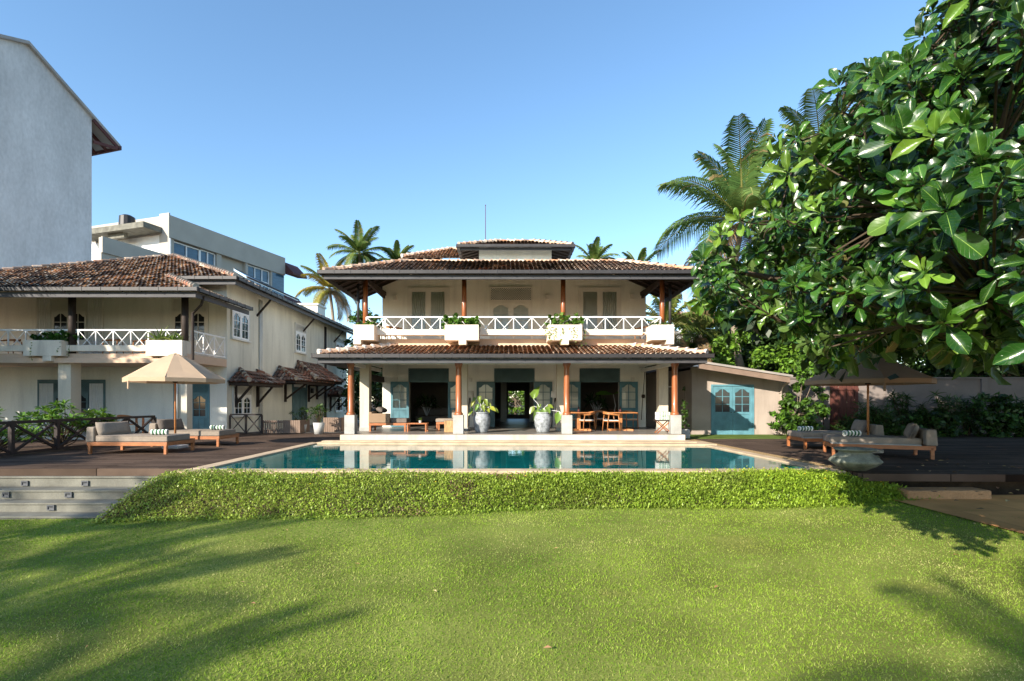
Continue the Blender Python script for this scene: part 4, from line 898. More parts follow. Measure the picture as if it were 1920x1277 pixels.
def rosette(L, p, axis, n, ln, wd, cols, spread=(.35,1.5), up=None):
    axis = Vector(axis).normalized(); a = axis.orthogonal().normalized(); b = axis.cross(a); ph = random.random()*6.28
    for k in range(n):
        t = k/max(1,n-1); th = ph+k*2.4; el = spread[0]+(spread[1]-spread[0])*t+random.uniform(-.15,.15)
        d = axis*math.cos(el)+(a*math.cos(th)+b*math.sin(th))*math.sin(el)
        l = ln*random.uniform(.75,1.12)*(.72+.28*t); L.add(Vector(p)+d*.02, d, axis*1.0+rv()*.25, l, wd*l/ln*random.uniform(.85,1.1), jit(random.choice(cols)))

def palm(label, base, crown, nf, fl, cols, lean=0, seed=1, dead=0, leaflets=44, trunk_r=.17, name='coconut_palm', up_bias=0, group='coconut palms'):
    random.seed(seed); base = Vector(base); crown = Vector(crown)
    P = thing(name, label, 'palm tree', base, group)
    t = M(); pts = []
    for i in range(11):
        q = i/10; pts.append(base.lerp(crown,q)+V(math.sin(q*math.pi)*lean,0,0))
    rr = [trunk_r*(1.5 if i==0 else 1.12-.35*i/10) for i in range(11)]
    t.tube(pts, rr, 10); t.build('trunk', MT['palm_bark'], P, smooth=True)
    t = M()
    for k in range(6): a = k*1.05; c = crown+V(math.cos(a)*.3,math.sin(a)*.3,-.35); t.lathe([(0,-.14),(.1,-.09),(.13,0),(.09,.1),(0,.14)],c,8)
    t.col((.3,.25,.05)); 
    if dead or seed%2: t.build('coconuts', mat('coconut',(.22,.20,.05),.5,.2,3), P, smooth=True)
    VV=[];CC=[]; st = M()
    for k in range(nf):
        az = k*2.3999+random.uniform(-.25,.25); g = (k+.5)/nf; el = R(82)-R(125)*g**1.1+random.uniform(-.1,.1)+up_bias
        L_ = fl*random.uniform(.82,1.08)*(.8+.2*min(1,g*3)); h = V(math.cos(az),math.sin(az),0); p = Vector(crown); e = el; n = 16; pr=[]; c0 = random.choice(cols)
        if dead and g > .86: c0 = (.25,.17,.09)
        for i in range(n+1):
            pr.append(Vector(p)); p = p+(h*math.cos(e)+V(0,0,math.sin(e)))*(L_/n); e -= (.62+.75*g)*(.35+1.3*i/n)/n*1.25
        st.col((.25,.24,.07) if c0[0]<.2 else (.25,.17,.08)); st.tube(pr, [.045*(1-.85*i/n)*fl/4.5 for i in range(n+1)], 4, False)
        side = V(-math.sin(az),math.cos(az),0); tw = random.uniform(-.5,.5)
        for j in range(leaflets):
            q = .10+.90*j/leaflets; f = q*n; i = min(n-1,int(f)); pp = pr[i].lerp(pr[i+1],f-i); d = (pr[min(i+1,n)]-pr[i]).normalized(); nn = side.cross(d).normalized()
            ll = L_*.21*(math.sin(math.pi*min(1,q*.86+.12))**.6+.12)
            for sg in (-1,1):
                dr = (side*sg*math.cos(tw*.5)+nn*(.28*(1-g)-.25*g+tw*.3*sg)+d*(.55+.5*q)).normalized(); tip = pp+dr*ll+V(0,0,-ll*(.22+.35*random.random()))
                mid = pp+dr*ll*.55+V(0,0,-ll*.03); w = d*((.032 if fl < 6 else .027)*fl/4.5*random.uniform(.8,1.25)+.012+.00015*max(0,crown.y))
                VV += [pp-w*.7,mid-w,mid+w,pp+w*.7, mid-w,tip-w*.12,tip+w*.12,mid+w]; cc = jit(c0,.22)
                if random.random() < .10 and q > .5: cc = (.22,.17,.07)
                CC += [cc,cc]
    Vt = np.array([tuple(v) for v in VV]); F = np.arange(len(Vt)).reshape(-1,4)
    c = npbuild('crown', Vt, F, MT['frond'], P, np.array(CC)); st.build('frond_stems', MT['attr'], c)
    return P

def leafcloud(centers, radii, nl, ls, cols, nclump, flat=.8, seed=1, shell=.55):
    """leaf quads grouped in clumps through the ellipsoids' volume"""
    g = np.random.default_rng(seed); V4=[]; C=[]
    w = np.array([r[0]*r[1]*r[2] for r in radii])**.75; w /= w.sum()
    cl=[]; 
    for c,r,q in zip(centers,radii,w):
        k = max(3,int(nclump*q)); d = g.normal(size=(k,3)); d /= np.linalg.norm(d,axis=1)[:,None]; rad = g.random(k)**(1/3)*(1-shell)+shell
        rad = np.minimum(rad*g.uniform(.75,1.12,k),1.15); cl.append(np.array(c)+d*np.array(r)*rad[:,None])
    cl = np.concatenate(cl); k = len(cl); crad = g.uniform(.5,1.2,k)*np.mean([min(r) for r in radii])*.30; tone = g.uniform(.65,1.3,k)
    id_ = g.integers(0,k,nl); p = cl[id_]+g.normal(0,1,(nl,3))*crad[id_][:,None]*np.array([.6,.6,.6*flat])
    nr = g.normal(0,.7,(nl,3)); nr[:,2] += .7; nr += (p-cl[id_])/crad[id_][:,None]*.5; nr /= np.linalg.norm(nr,axis=1)[:,None]
    a = np.cross(nr, g.normal(size=(nl,3))); a /= np.linalg.norm(a,axis=1)[:,None]; b = np.cross(nr,a); L_ = (ls*g.uniform(.6,1.3,nl))[:,None]
    v = np.stack([p-a*L_*.5,p+b*L_*.26+nr*L_*.06,p+a*L_*.5,p-b*L_*.26+nr*L_*.06],1).reshape(-1,3)
    c = np.array(cols)[g.integers(0,len(cols),nl)]*tone[id_][:,None]*g.uniform(.75,1.25,nl)[:,None]
    return v, np.arange(nl*4).reshape(-1,4), c, cl
def tree(label, base, centers, radii, nl, ls, cols, nclump, seed=1, trunk=.2, cat='tree', name='leafy_tree', group=None, m='leaf'):
    T = thing(name, label, cat, base, group); random.seed(seed); base = Vector(base)
    v,F,c,cl = leafcloud(centers, radii, nl, ls, cols, nclump, seed=seed)
    if trunk:
        t = M(); top = Vector(np.mean(centers,axis=0)); mid = base.lerp(top,.5)+V(random.uniform(-.3,.3),0,0); t.tube([base,mid,base.lerp(top,.8)],[trunk*1.25,trunk,trunk*.6],9)
        for i in range(0,len(cl),max(1,len(cl)//26)): q = Vector(cl[i]); s_ = base.lerp(top,random.uniform(.4,.8)); mm = s_.lerp(q,.5)+V(0,0,-.1); t.tube([s_,mm,q],[trunk*.38,trunk*.24,trunk*.08],5,False)
        t.build('trunk', MT['bark'], T, smooth=True)
    npbuild('crown', v, F, MT[m], T, c); return T

GR_BRIGHT = [(.10,.20,.018),(.14,.25,.025),(.07,.15,.015)]
GR_MID = [(.055,.12,.016),(.08,.16,.02),(.045,.09,.014)]
GR_DARK = [(.030,.070,.014),(.045,.095,.018),(.022,.05,.012)]

# sea almond tree on the right -------------------------------------------------
def almond():
    T = thing('almond_tree', 'big glossy leaved almond tree overhanging the lawn at the right', 'tree', (6.9,5.9,-.5)); random.seed(21)
    OUT = [(1268,530),(1300,470),(1335,425),(1362,405),(1395,425),(1432,372),(1425,300),(1408,268),(1450,235),(1480,250),(1530,235),(1545,205),(1560,150),(1545,120),(1590,118),(1640,68),(1668,92),(1700,70),(1728,40),(1740,5),(1765,-40),(1850,-120),(2300,-120),(2300,690),(1900,680),(1840,690),(1810,655),(1760,672),(1690,640),(1640,650),(1600,668),(1570,700),(1520,690),(1480,650),(1430,622),(1400,600),(1372,560),(1330,590),(1300,585),(1275,562)]
    def Yf(x, y):
        a = np.interp(x,[1260,1400,1550,1700,1800,1920,2300],[6.8,5.9,4.6,3.5,3.0,2.7,2.9]); return a+(.5 if y < 200 else 0)+(.35 if y>560 else 0)
    LF = Leaves(7,4,obov,.28,.28,.07)
    cols = [(.015,.056,.007),(.022,.075,.008),(.011,.040,.006),(.038,.105,.010)]; young = [(.11,.20,.022),(.085,.17,.018)]
    tips = []; tries = 0; acc = []
    # outline rosettes first, then fill, nearest layers first
    for i in range(len(OUT)-1):
        a,b = OUT[i],OUT[i+1]
        if max(a[0],b[0]) > 2200: continue
        dd = math.hypot(b[0]-a[0],b[1]-a[1]); n = max(1,int(dd/45))
        for k in range(n):
            q = (k+.5)/n; x = a[0]+(b[0]-a[0])*q; y = a[1]+(b[1]-a[1])*q; cx,cy = 1720,380; Y = Yf(x,y)+random.uniform(.1,.9); dl = math.hypot(cx-x,cy-y); f = (.20*960/Y+12*random.random())/dl; x += (cx-x)*f; y += (cy-y)*f; acc.append((x,y,Y,1))
    while len(acc) < 1150 and tries < 60000:
        tries += 1; x = random.uniform(1260,2300); y = random.uniform(-120,710)
        if not inpoly(x,y,OUT): continue
        if x > 1980 and random.random() < .55: continue
        dep = random.random()**1.1*3.0; nn = mnoise.noise(V(x/130,y/130,3.3)); dep = dep if nn > -.12 else dep*.6+1.1; Y = Yf(x,y)+dep
        # keep inside the outline with margin
        if not (inpoly(x-45,y,OUT) and inpoly(x,y-45,OUT) and inpoly(x,y+22,OUT)): continue
        acc.append((x,y,Y,0))
    trunk = V(6.9,5.9,-.5); fork = V(6.5,5.8,1.9); bt = M(); bt.tube([trunk,V(6.8,5.9,.7),fork],[.30,.23,.19],12)
    for y_,z_ in ((4,0),): pass
    hubs = []
    for px,py,Y in ((1340,500,7.6),(1450,420,6.9),(1480,610,6.6),(1560,250,6.0),(1600,480,5.6),(1680,170,5.0),(1700,400,4.6),(1700,610,4.5),(1830,100,4.4),(1850,330,4.1),(1850,560,3.9),(2000,250,4.2),(2050,500,4.0),(2100,50,4.6),(1750,300,6.2),(1600,600,7.0)):
        h = V(X(px,Y),Y,Z(py,Y)); hubs.append(h); mid = fork.lerp(h,.5)+V(0,0,.25)+rv()*.15; bt.tube([fork+rv()*.05,fork.lerp(mid,.5)+rv()*.06,mid,mid.lerp(h,.55)+rv()*.08,h],[.11,.09,.065,.045,.026],7,False)
    bt.build('trunk', MT['branch'], T, smooth=True)
    tw = M()
    for x,y,Y,edge in acc:
        p = V(X(x,Y),Y,Z(y,Y)); h = min(hubs,key=lambda q:(q-p).length); out = (p-h); d = out.normalized() if out.length>.05 else rv()
        ax = (d*.7+V(-.35,-.45,.55)*random.uniform(.3,1.0)+rv()*.35); s0 = h.lerp(p,.25); tw.tube([h,s0+rv()*.04,p-ax.normalized()*.1,p],[.011,.010,.009,.008],5,False)
        ln = random.uniform(.13,.245)*(1.25 if random.random()<.12 else 1)*(1 if x < 1650 else .88); yo = random.random() < (.20 if x < 1620 else .06); n = random.randint(7,11)
        rosette(LF,p,ax,n,ln,ln*random.uniform(.46,.56),young if yo else cols,(.30,1.55))
        if random.random() < .55 and out.length>.3:       # a second looser whorl back along the twig
            rosette(LF,p-ax.normalized()*.16,ax,5,ln*.95,ln*.52,cols,(1.0,1.9))
        if random.random() < .09: LF.add(p,rv()+V(0,0,-1),rv(),ln*.8,ln*.4,random.choice([(.16,.07,.03),(.30,.24,.03),(.10,.05,.025)]))
    tw.build('twigs', MT['branch'], T, smooth=True)
    LF.build('crown', MT['almond'], T)
    # dense inner shade leaves
    LB = Leaves(3,2,obov,.3,.25); n = 0
    while n < 3800:
        x = random.uniform(1300,2250); y = random.uniform(-100,690)
        if not (inpoly(x-70,y-10,OUT) and inpoly(x,y-75,OUT) and inpoly(x-20,y+8,OUT)): continue
        Y = Yf(x,y)+random.uniform(1.4,3.0) if n < 1300 else Yf(x,y)+random.uniform(3.0,7.5); n += 1; l = (1 if n<1300 else 1.5)* random.uniform(.22,.32); LB.add(V(X(x,Y),Y,Z(y,Y)),rv()+V(-.2,-.2,-.2),rv()+V(0,0,.8),l,l*.55,jit(random.choice(cols)))
    LB.build('inner_foliage', MT['almond'], T)
almond()

# palms ------------------------------------------------------------------------
PG = [(.085,.135,.028),(.115,.165,.035),(.065,.11,.024)]; PY = [(.24,.23,.04),(.15,.18,.035),(.34,.26,.04)]
def at(px,py,Y): return V(X(px,Y),Y,Z(py,Y))
def palms():
    palm('tall coconut palm with arching fronds and dry brown skirt right of the house', at(1390,700,28), at(1392,415,28), 26, 6.0, [(.085,.15,.035),(.12,.185,.045),(.06,.11,.03)], -.5, 3, 1, 46, .18, up_bias=.15)
    palm('coconut palm mostly hidden behind the upper edge of the almond tree', at(1560,700,31), at(1540,300,31), 22, 5.2, PG, .3, 8, 1, 40, .22)
    palm('yellowing coconut palm with bare trunk between guest house and villa', at(618,740,58), at(618,542,58), 19, 4.5, PY, .5, 5, 1, 40, .2)
    palm('bushy coconut palm rising left above the villa roof', at(676,730,52), at(674,475,52), 22, 3.6, PG, .4, 12, 0, 40, .2)
    palm('smaller coconut palm just above the left villa roof slope', at(748,730,56), at(744,492,56), 20, 2.9, PG, .2, 15, 0, 40, .18)
    palm('upright coconut palm right of the clerestory roof', at(1114,730,54), at(1113,498,54), 18, 3.3, PG, .2, 18, 0, 40, .18, up_bias=.25)
    palm('coconut palm above the right end of the villa roof', at(1196,730,54), at(1197,512,54), 18, 3.2, PG, .2, 23, 0, 40, .18, up_bias=.2)
    palm('low palm with drooping yellow green fronds behind the right veranda corner', at(1262,730,30), at(1248,610,30), 18, 3.4, [(.13,.16,.03),(.09,.13,.025),(.19,.18,.05)], .1, 27, 1, 34, .16, up_bias=.1)
    palm('young palm with long drooping fronds right of the villa balcony', at(1330,740,33), at(1312,628,33), 16, 3.0, [(.12,.16,.03),(.09,.13,.025),(.17,.17,.05)], .1, 31, 1, 34, .15, up_bias=.1)
    palm('coconut palm at the left picture edge beside the guest house', V(-23.3,15.5,-.4), V(-22.6,16.8,6.4), 20, 4.6, PY, .4, 35, 1, 36, .2)
palms()
# trees that stand outside the frame to the left and behind, and shade the lawn
def shade_trees():
    for i,(sx,sy,h,fl) in enumerate([(-8.2,8.9,8.0,2.6),(-6.5,7.2,9.5,2.6),(-5.8,5.0,8.6,2.4),(-3.5,3.7,10.5,1.9),(-12.5,13.8,8.6,3.0),(-13.5,11.0,8.0,3.2),(-17.0,14.5,9.0,3.2),(4.6,3.7,9.2,2.3)]):
        hx,hy = sx-1.335*(h+.4), sy-1.667*(h+.4)
        palm('coconut palm standing beyond the lawn, out of the photo, shading the grass', V(hx+.6,hy-.4,-.8), V(hx,hy,h-.7), 18, fl, PG, .6, 60+i, 0, 26, .2, group='palms shading the lawn')
    tree('broad leafy tree beyond the left edge shading the guest house veranda', V(-29,7,-.8), [(-29,7,10.2),(-25.5,8.2,9.4),(-32,5,9.8)], [(3.8,3.2,1.7),(2.6,2.4,1.4),(3,3,1.6)], 9000, .36, GR_MID, 150, 71, .3)
    tree('low broad leafy tree left of the guest house, out of the photo', V(-26,13,-.5), [(-25,13,3.8),(-28,10,4),(-26,16,3.6)], [(3.2,3.2,2.6),(3.4,3,2.6),(2.4,2,2.4)], 14000, .4, GR_MID, 300, 72, .3)
    tree('low broad leafy tree left of the garden steps, out of the photo', V(-20,3.5,-.8), [(-20,3.5,3.6),(-22,1.5,3.4)], [(2.6,2.6,2.3),(2.4,2.2,2)], 9000, .36, GR_MID, 200, 73, .25)
shade_trees()

def greenery():
    tree('dark tree mass behind the boundary wall at the far right', V(22,27,0), [(17,28,3.5),(21,27,4.5),(25,28,4.6),(29,28,4.6),(34,28,5)], [(3,1.6,2.9),(3.2,1.8,3.6),(3.5,2,3.6),(4,2,3.8),(4,2,4)], 26000, .40, GR_DARK, 460, 41, .3, group='trees behind the boundary wall')
    tree('tall dark leafy tree behind the gate and umbrella', V(15.2,29,0), [(14.5,29.5,5.0),(16.5,30,7.5),(19,31,8)], [(2.4,1.8,3.6),(3,2.2,4),(4,2.5,5)], 24000, .40, GR_DARK, 420, 43, .3, group='trees behind the boundary wall')
    tree('bright sunlit vine covered thicket behind the outbuilding roof', V(12,35,0), [(13.2,35,4.4),(15.6,35.5,5.0),(17.8,35,5.2),(11.5,34.6,3.6),(12.3,26.6,3.7),(14.6,26.2,2.4)], [(1.9,1.3,3.4),(2.0,1.4,3.8),(2.0,1.3,3.8),(1.6,1.2,2.8),(1.3,.8,1.9),(1.2,.8,2.2)], 26000, .27, GR_BRIGHT, 460, 44, .15)
    tree('dark green bush behind the right end of the veranda roof', V(9,34,0), [(8.6,34,3.3),(9.8,35,4.0)], [(1.5,1.2,2.6),(1.4,1.2,2.2)], 5000, .22, GR_MID, 90, 45, .12)
    tree('round leafy tree with open branches between guest house and villa', V(-12.4,44,0), [(-12.0,44,8.3),(-10.6,44.5,7.3),(-12.4,44,6.6),(-11.2,43,6.0)], [(1.5,1.3,1.0),(1.2,1,.8),(1.5,1,.9),(1.6,1.2,1.2)], 5200, .30, GR_MID, 60, 46, .2)
    tree('dense dark shrub filling the gap left of the villa', V(-8,33,0), [(-9.0,34,2.0),(-7.0,32,2.2),(-8.0,35,4.2),(-10,37,4)], [(1.6,1.4,2.6),(1.0,1.6,2.6),(1.8,1.3,2.6),(1.8,1.3,3)], 18000, .28, GR_DARK, 300, 47, .1)
    tree('sunlit garden hedge seen through the back window of the villa hall', V(1,58,0), [(-2,58,2),(1,58,2.5),(4,58,2.2)], [(2.4,1.2,3.4),(2.4,1.2,3.8),(2.4,1.2,3.4)], 16000, .3, GR_BRIGHT, 300, 48, .15)
    tree('leafy climbing bush between outbuilding and gate', V(12.2,21.6,0), [(12.3,21.8,.8),(13.2,22.4,1.3),(11.7,21.6,.55),(12.9,22.2,2.5),(13.4,22.6,3.3)], [(.9,.6,.8),(.9,.6,1.1),(.6,.5,.6),(.55,.5,.6),(.55,.45,.6)], 6000, .20, [(.10,.21,.02),(.075,.16,.018),(.05,.11,.015)], 90, 49, .06, cat='shrub', name='climbing_bush')
    for k,(px,n) in enumerate(((700,1),(1430,1))): pass
    tree('dark leafy tree whose crown shades the right deck behind the almond tree', V(17.5,16.5,0), [(12.6,14.6,6.4),(10.0,12.6,5.2),(15.5,15,6.8),(8.3,11.2,4.2),(20,17,7.2),(13,10.5,6.2),(24,12,7.5),(17,8,7.5),(27,19,7.5),(6.3,11.5,4.0),(8.6,13.5,5.4),(7.6,10.2,3.9),(9.5,11.0,3.3),(12.6,12.6,3.6),(7.9,11.6,3.3)], [(3.6,2.8,2.3),(2.6,2.2,1.9),(3.8,3.2,2.6),(1.9,1.6,1.5),(5,4,2.4),(3.5,3,1.8),(5,4.5,2),(4.5,4,2),(5,4.5,2),(1.25,1.3,1.3),(1.8,1.6,1.9),(1.3,1.2,1.3),(1.5,1.2,.9),(1.8,1.4,1.0),(1.2,1.1,.9)], 60000, .40, GR_DARK, 760, 52, .3)
    for i,(x,y,z,rx,rz,lab) in enumerate([(18.2,22.2,.5,1.3,.8,'low dark bushy plant at the wall foot behind the near right daybed'),(21.0,22.0,.8,1.5,1.2,'rounded dark bush at the wall foot right of the near daybed headrest'),(23.6,21.2,.9,1.6,1.4,'broad dark bush at the right picture edge below the wall'),(16.3,22.6,.45,.8,.7,'small dark bush between gate and umbrella pole')]):
        tree(lab, V(x,y,-.05), [(x,y,z),(x+.5,y-.2,z*.7)], [(rx*.7,.6,rz),(rx*.6,.6,rz*.8)], 2600, .22, [(.035,.085,.015),(.05,.12,.02),(.025,.06,.012)], 60, 150+i, .03, cat='shrub', name='dark_bush', group='bushes along the boundary wall')
greenery()

def wall_plants():
    specs = [(1500,0.55,'low leafy clump beside the farthest right towel'),(1590,0.8,'slender plant against the red brown gate'),(1640,1.5,'tall spiky leaved plant right of the umbrella pole'),(1700,1.9,'branching spiky plant in front of the sunlit wall panel'),(1735,1.2,'bushy dark spiky plant behind the near daybed cushion'),(1780,1.75,'tall single stemmed spiky plant near the wall pilaster'),(1815,1.6,'second tall spiky plant right of the single stemmed one'),(1868,1.9,'dark spreading spiky plant beside the right wall pilaster'),(1910,1.5,'spiky plant at the right picture edge below the tree')]
    L_cols = [(.035,.085,.016),(.05,.11,.02),(.028,.06,.012)]
    for i,(px,h,lab) in enumerate(specs):
        random.seed(100+i); Y = 22.5-.25*(i%3); b = V(X(px,Y),Y,0); T = thing('spiky_shrub', lab, 'shrub', b, 'shrubs along the boundary wall'); LF = Leaves(4,2,strap,.15,.35); st = M()
        for k in range(12):
            a = random.random()*6.28; hh = h*random.uniform(.2,1.05); e = b+V(math.cos(a)*.85*random.random(),math.sin(a)*.35*random.random(),hh); st.tube([b+V(math.cos(a)*.06,math.sin(a)*.06,0),b.lerp(e,.5)+rv()*.06,e],[.03,.02,.014],5,False)
            for q in (1,.82,.6): rosette(LF,b.lerp(e,q),V(0,0,1)+rv()*.5,13,.40,.075,L_cols,(.35,1.75))
        st.build('stems', MT['branch'], T); LF.build('foliage', MT['leaf'], T)
    # fence shrubs on the left, paddle leaves
    for i,(x,y,h,r,lab) in enumerate([(-14.3,14.2,1.35,.85,'bright paddle leaved shrub at the left edge behind the deck railing'),(-14.1,16.2,1.45,.85,'bushy paddle leaved shrub behind the middle of the deck railing'),(-14.0,17.6,1.3,.45,'small upright paddle leaved shrub near the left pillar'),(-14.6,12.8,.8,.6,'low shaded shrub at the near end of the deck railing')]):
        random.seed(130+i); b = V(x,y,-.02); T = thing('paddle_shrub', lab, 'shrub', b, 'shrubs behind the deck railing'); LF = Leaves(3,2,obov,.25,.2); st = M()
        for k in range(46):
            a = random.random()*6.28; q = random.random()**.5; e = b+V(math.cos(a)*r*q,math.sin(a)*r*q,h*random.uniform(.3,1.0)*(1.1-.35*q)); st.tube([b+rv()*.05+V(0,0,.05),b.lerp(e,.5)+rv()*.08,e],[.02,.014,.008],5,False)
            rosette(LF,e,V(0,0,1)+rv()*.4,11,.23,.10,[(.13,.26,.025),(.12,.235,.025),(.06,.13,.016)],(.3,1.6))
        st.build('stems', MT['branch'], T); LF.build('foliage', MT['leaf_gloss'], T)
wall_plants()

def planter_plants():
    def fill(label, x0,x1,y0,y1,z, n, ls, cols, hang=0, h=.28, seed=1, name='planter_plant'):
        g = np.random.default_rng(seed); T = thing(name,label,'plant',((x0+x1)/2,(y0+y1)/2,z)); cs=[]; rs=[]
        k = 5
        for i in range(k): q=(i+.5)/k; cs.append((x0+(x1-x0)*q,(y0+y1)/2+random.uniform(-.1,.05),z+h*.35+random.uniform(-.03,.08))); rs.append(((x1-x0)/k*.75,(y1-y0)*.5,h*.75))
        v,F,c,cl = leafcloud(cs,rs,n,ls,cols,60,seed=seed,shell=.35); f = npbuild('foliage',v,F,MT['leaf'],T,c)
        if hang:
            LF = Leaves(2,2,heart,.2,.2); random.seed(seed); st = M()
            for i in range(hang):
                x = random.choice([x0-.05,x0+.05,x0+.2,(x0+x1)/2-.1,(x0+x1)/2+.25,x1-.25,x1,x1+.05]) + random.uniform(-.06,.06); L_ = random.uniform(.2,.8); y = y0-.03 if x0<x<x1 else y0+.15; p = V(x,y,z-.02); pts=[V(x,y+.15,z+.05),p]
                for q in range(int(L_/.07)):
                    p = p+V(random.uniform(-.03,.03),random.uniform(-.006,.004),-.07); pts.append(p)
                    if random.random() < .7: LF.add(p,V(random.uniform(-1,1),-.5,random.uniform(-.8,.2)),V(0,-1,.5),.085,.07,jit(random.choice([(.16,.22,.04),(.22,.24,.06),(.10,.18,.03)])))
                st.tube(pts,.005,4,False)
            st.build('stems',MT['branch'],T); LF.build('trailing_leaves',MT['leaf'],T)
    fill('bushy bright green plant in the second planter from the left on the villa balcony',-2.45,-1.02,19.75,20.5,4.42,2600,.13,[(.10,.24,.02),(.13,.28,.025),(.07,.16,.015)],0,.36,3)
    fill('trailing variegated creeper spilling over the third planter on the villa balcony',1.62,2.9,19.75,20.5,4.42,2400,.12,[(.11,.23,.025),(.16,.27,.04),(.07,.16,.015)],26,.42,4)
    fill('short grassy plant in the left corner planter on the villa balcony',-5.8,-5.15,19.8,20.4,4.4,500,.12,[(.12,.22,.03),(.10,.18,.02)],0,.16,5)
    fill('low green plant in the right corner planter on the villa balcony',5.65,6.35,19.8,20.4,4.40,400,.10,GR_MID,0,.13,6)
    fill('dark bushy plant in the guest house balcony planter left of the post',-18.5,-17.0,19.8,20.5,3.85,2400,.14,[(.045,.13,.014),(.06,.16,.016),(.03,.085,.012)],3,.34,7)
    T = thing('spiky_planter_plant','spiky upright leaved plant in the corner planter of the guest house','plant',(-13.2,20.15,3.8)); LF = Leaves(4,2,strap,.25,.12); random.seed(9)
    for x in (-13.75,-13.5,-13.3,-13.0,-12.75,-13.1,-13.6): rosette(LF,V(x,20.1+random.uniform(-.2,.2),3.8),V(0,0,1),9,random.uniform(.45,.95) if x<-13.2 else .5,.06,[(.15,.24,.04),(.10,.18,.03),(.20,.26,.06)],(.1,1.1))
    LF.build('foliage',MT['leaf'],T)
planter_plants()
# ---------------------------------------------------------------- furniture
def roundbox(m, x0,x1,y0,y1,z0,z1): return m.box(x0,x1,y0,y1,z0,z1)
def daybed(label, loc, rz, flip, group='daybeds by the pool'):
    """length along +x (head at low x), y depth"""
    D = thing('daybed', label, 'daybed', (0,0,0), group); L_,Wd = 2.3,1.25
    t = M(); t.box(.04,L_,0,.05,.235,.34); t.box(.04,L_,Wd-.05,Wd,.235,.34); t.box(0,.05,0,Wd,.236,.339); t.box(L_-.05,L_+.0,.05,Wd-.05,.236,.339)
    for i in range(12): t.box(.1+i*.185,.2+i*.185,.05,Wd-.05,.30,.33)
    t.build('frame', MT['teak'], D, bevel=.005)
    for x in (.03,L_-.09):
        for y in (.0,Wd-.07): t = M(); t.box(x,x+.075,y-.004,y+.07,0,.30); t.build('leg', MT['teak'], D, bevel=.004)
    t = M(); t.box(.22,L_-.0,.02,Wd-.22,.341,.525); mm = t.build('mattress', MT['fabric'], D, bevel=.035, seg=3)
    t = M()
    for y in (.02,): 
        for z in (.36,.51): t.tube([V(.25,y-.002,z),V(L_-.03,y-.002,z)],.006,5)
    t.build('piping', MT['fabric_dark'], mm)
    t = M(); t.prism([V(-.06,.0,.341),V(.20,.0,.341),V(.20,.0,.76),V(-.02,.0,.77)],(0,Wd-.02,0)); t.build('headrest', MT['fabric'], D, bevel=.035, seg=3)
    # side shelf beyond the mattress
    t = M(); t.box(.3,L_,Wd-.2,Wd-.0,.342,.365); t.build('shelf', MT['concrete'] if flip else MT['teak'], D)
    # cushion and towel stay things of their own
    D.location = loc; D.rotation_euler = (0,0,rz); return D
def local(D, v): return D.location+Matrix.Rotation(D.rotation_euler[2],3,'Z')@Vector(v)
def pillow(label, D, off, w=.85, h=.40, th=.22, m='fabric_dark', tilt=.35):
    n = 10; VV=[]; F=[]
    for sgn in (1,-1):
        for i in range(n+1):
            for j in range(n+1):
                a = i/n*2-1; b = j/n*2-1; e = (1-a**4)*(1-b**4); k = 1-.05*(1-abs(a))*abs(b)
                VV.append((a*w/2*(1-.04*b*b), sgn*th/2*max(.04,e**.45), b*h/2*(1-.06*(1-a*a))))
    N = (n+1)**2
    for i in range(n):
        for j in range(n):
            q = i*(n+1)+j; F.append((q,q+n+1,q+n+2,q+1)); F.append((N+q,N+q+1,N+q+n+2,N+q+n+1))
    for i in range(n):
        for q,d in ((i*(n+1),(n+1)),(i*(n+1)+n,(n+1)),(i,1),(n*(n+1)+i,1)): F.append((q,q+d,N+q+d,N+q))
    me = M(); me.add(VV,F); o = me.build('scatter_cushion', MT[m], None, smooth=True); tag(o,label,'cushion','scatter cushions on the daybeds')
    o.location = local(D,off); o.rotation_euler = (-tilt*0,0,D.rotation_euler[2]+R(90)); o.rotation_euler = (Matrix.Rotation(D.rotation_euler[2]+R(78),3,'Z')@Matrix.Rotation(-tilt,3,'X')).to_euler(); return o
def towel(label, D, off, rz, L_=.42, r=.085):
    t = M(); n = 18; k = 9
    for i in range(k):
        t.col((.78,.78,.74) if i%2==0 else (.035,.13,.055)); a = -L_/2+L_*i/k; b = a+L_/k; e = .012*random.random()
        ring = lambda x,rr: [(x, rr*(1+.05*math.sin(3*q))*math.cos(q), rr*math.sin(q)*.94) for q in [2*math.pi*s_/n for s_ in range(n)]]
        t.add(ring(a,r-.004)+ring((a+b)/2,r)+ring(b,r-.004),[(s_,(s_+1)%n,n+(s_+1)%n,n+s_) for s_ in range(n)]+[(n+s_,n+(s_+1)%n,2*n+(s_+1)%n,2*n+s_) for s_ in range(n)])
    for x,sg in ((-L_/2,-1),(L_/2,1)):      # rolled spiral ends
        for q in range(4):
            r0,r1 = r*(1-q*.25),r*(1-(q+1)*.25)+.004; t.col((.78,.78,.74) if q%2==0 else (.05,.15,.07)); dx = sg*(.002+.004*(q%2))
            t.add([(x+dx,r0*math.cos(2*math.pi*s_/n),r0*.94*math.sin(2*math.pi*s_/n)) for s_ in range(n)]+[(x+dx+sg*.003,r1*math.cos(2*math.pi*s_/n),r1*.94*math.sin(2*math.pi*s_/n)) for s_ in range(n)],[(s_,(s_+1)%n,n+(s_+1)%n,n+s_) for s_ in range(n)])
    o = t.build('rolled_towel', MT['towel'], None, smooth=True); tag(o,label,'towel','rolled striped towels on the daybeds'); o.location = local(D,off); o.rotation_euler = (0,0,rz); return o
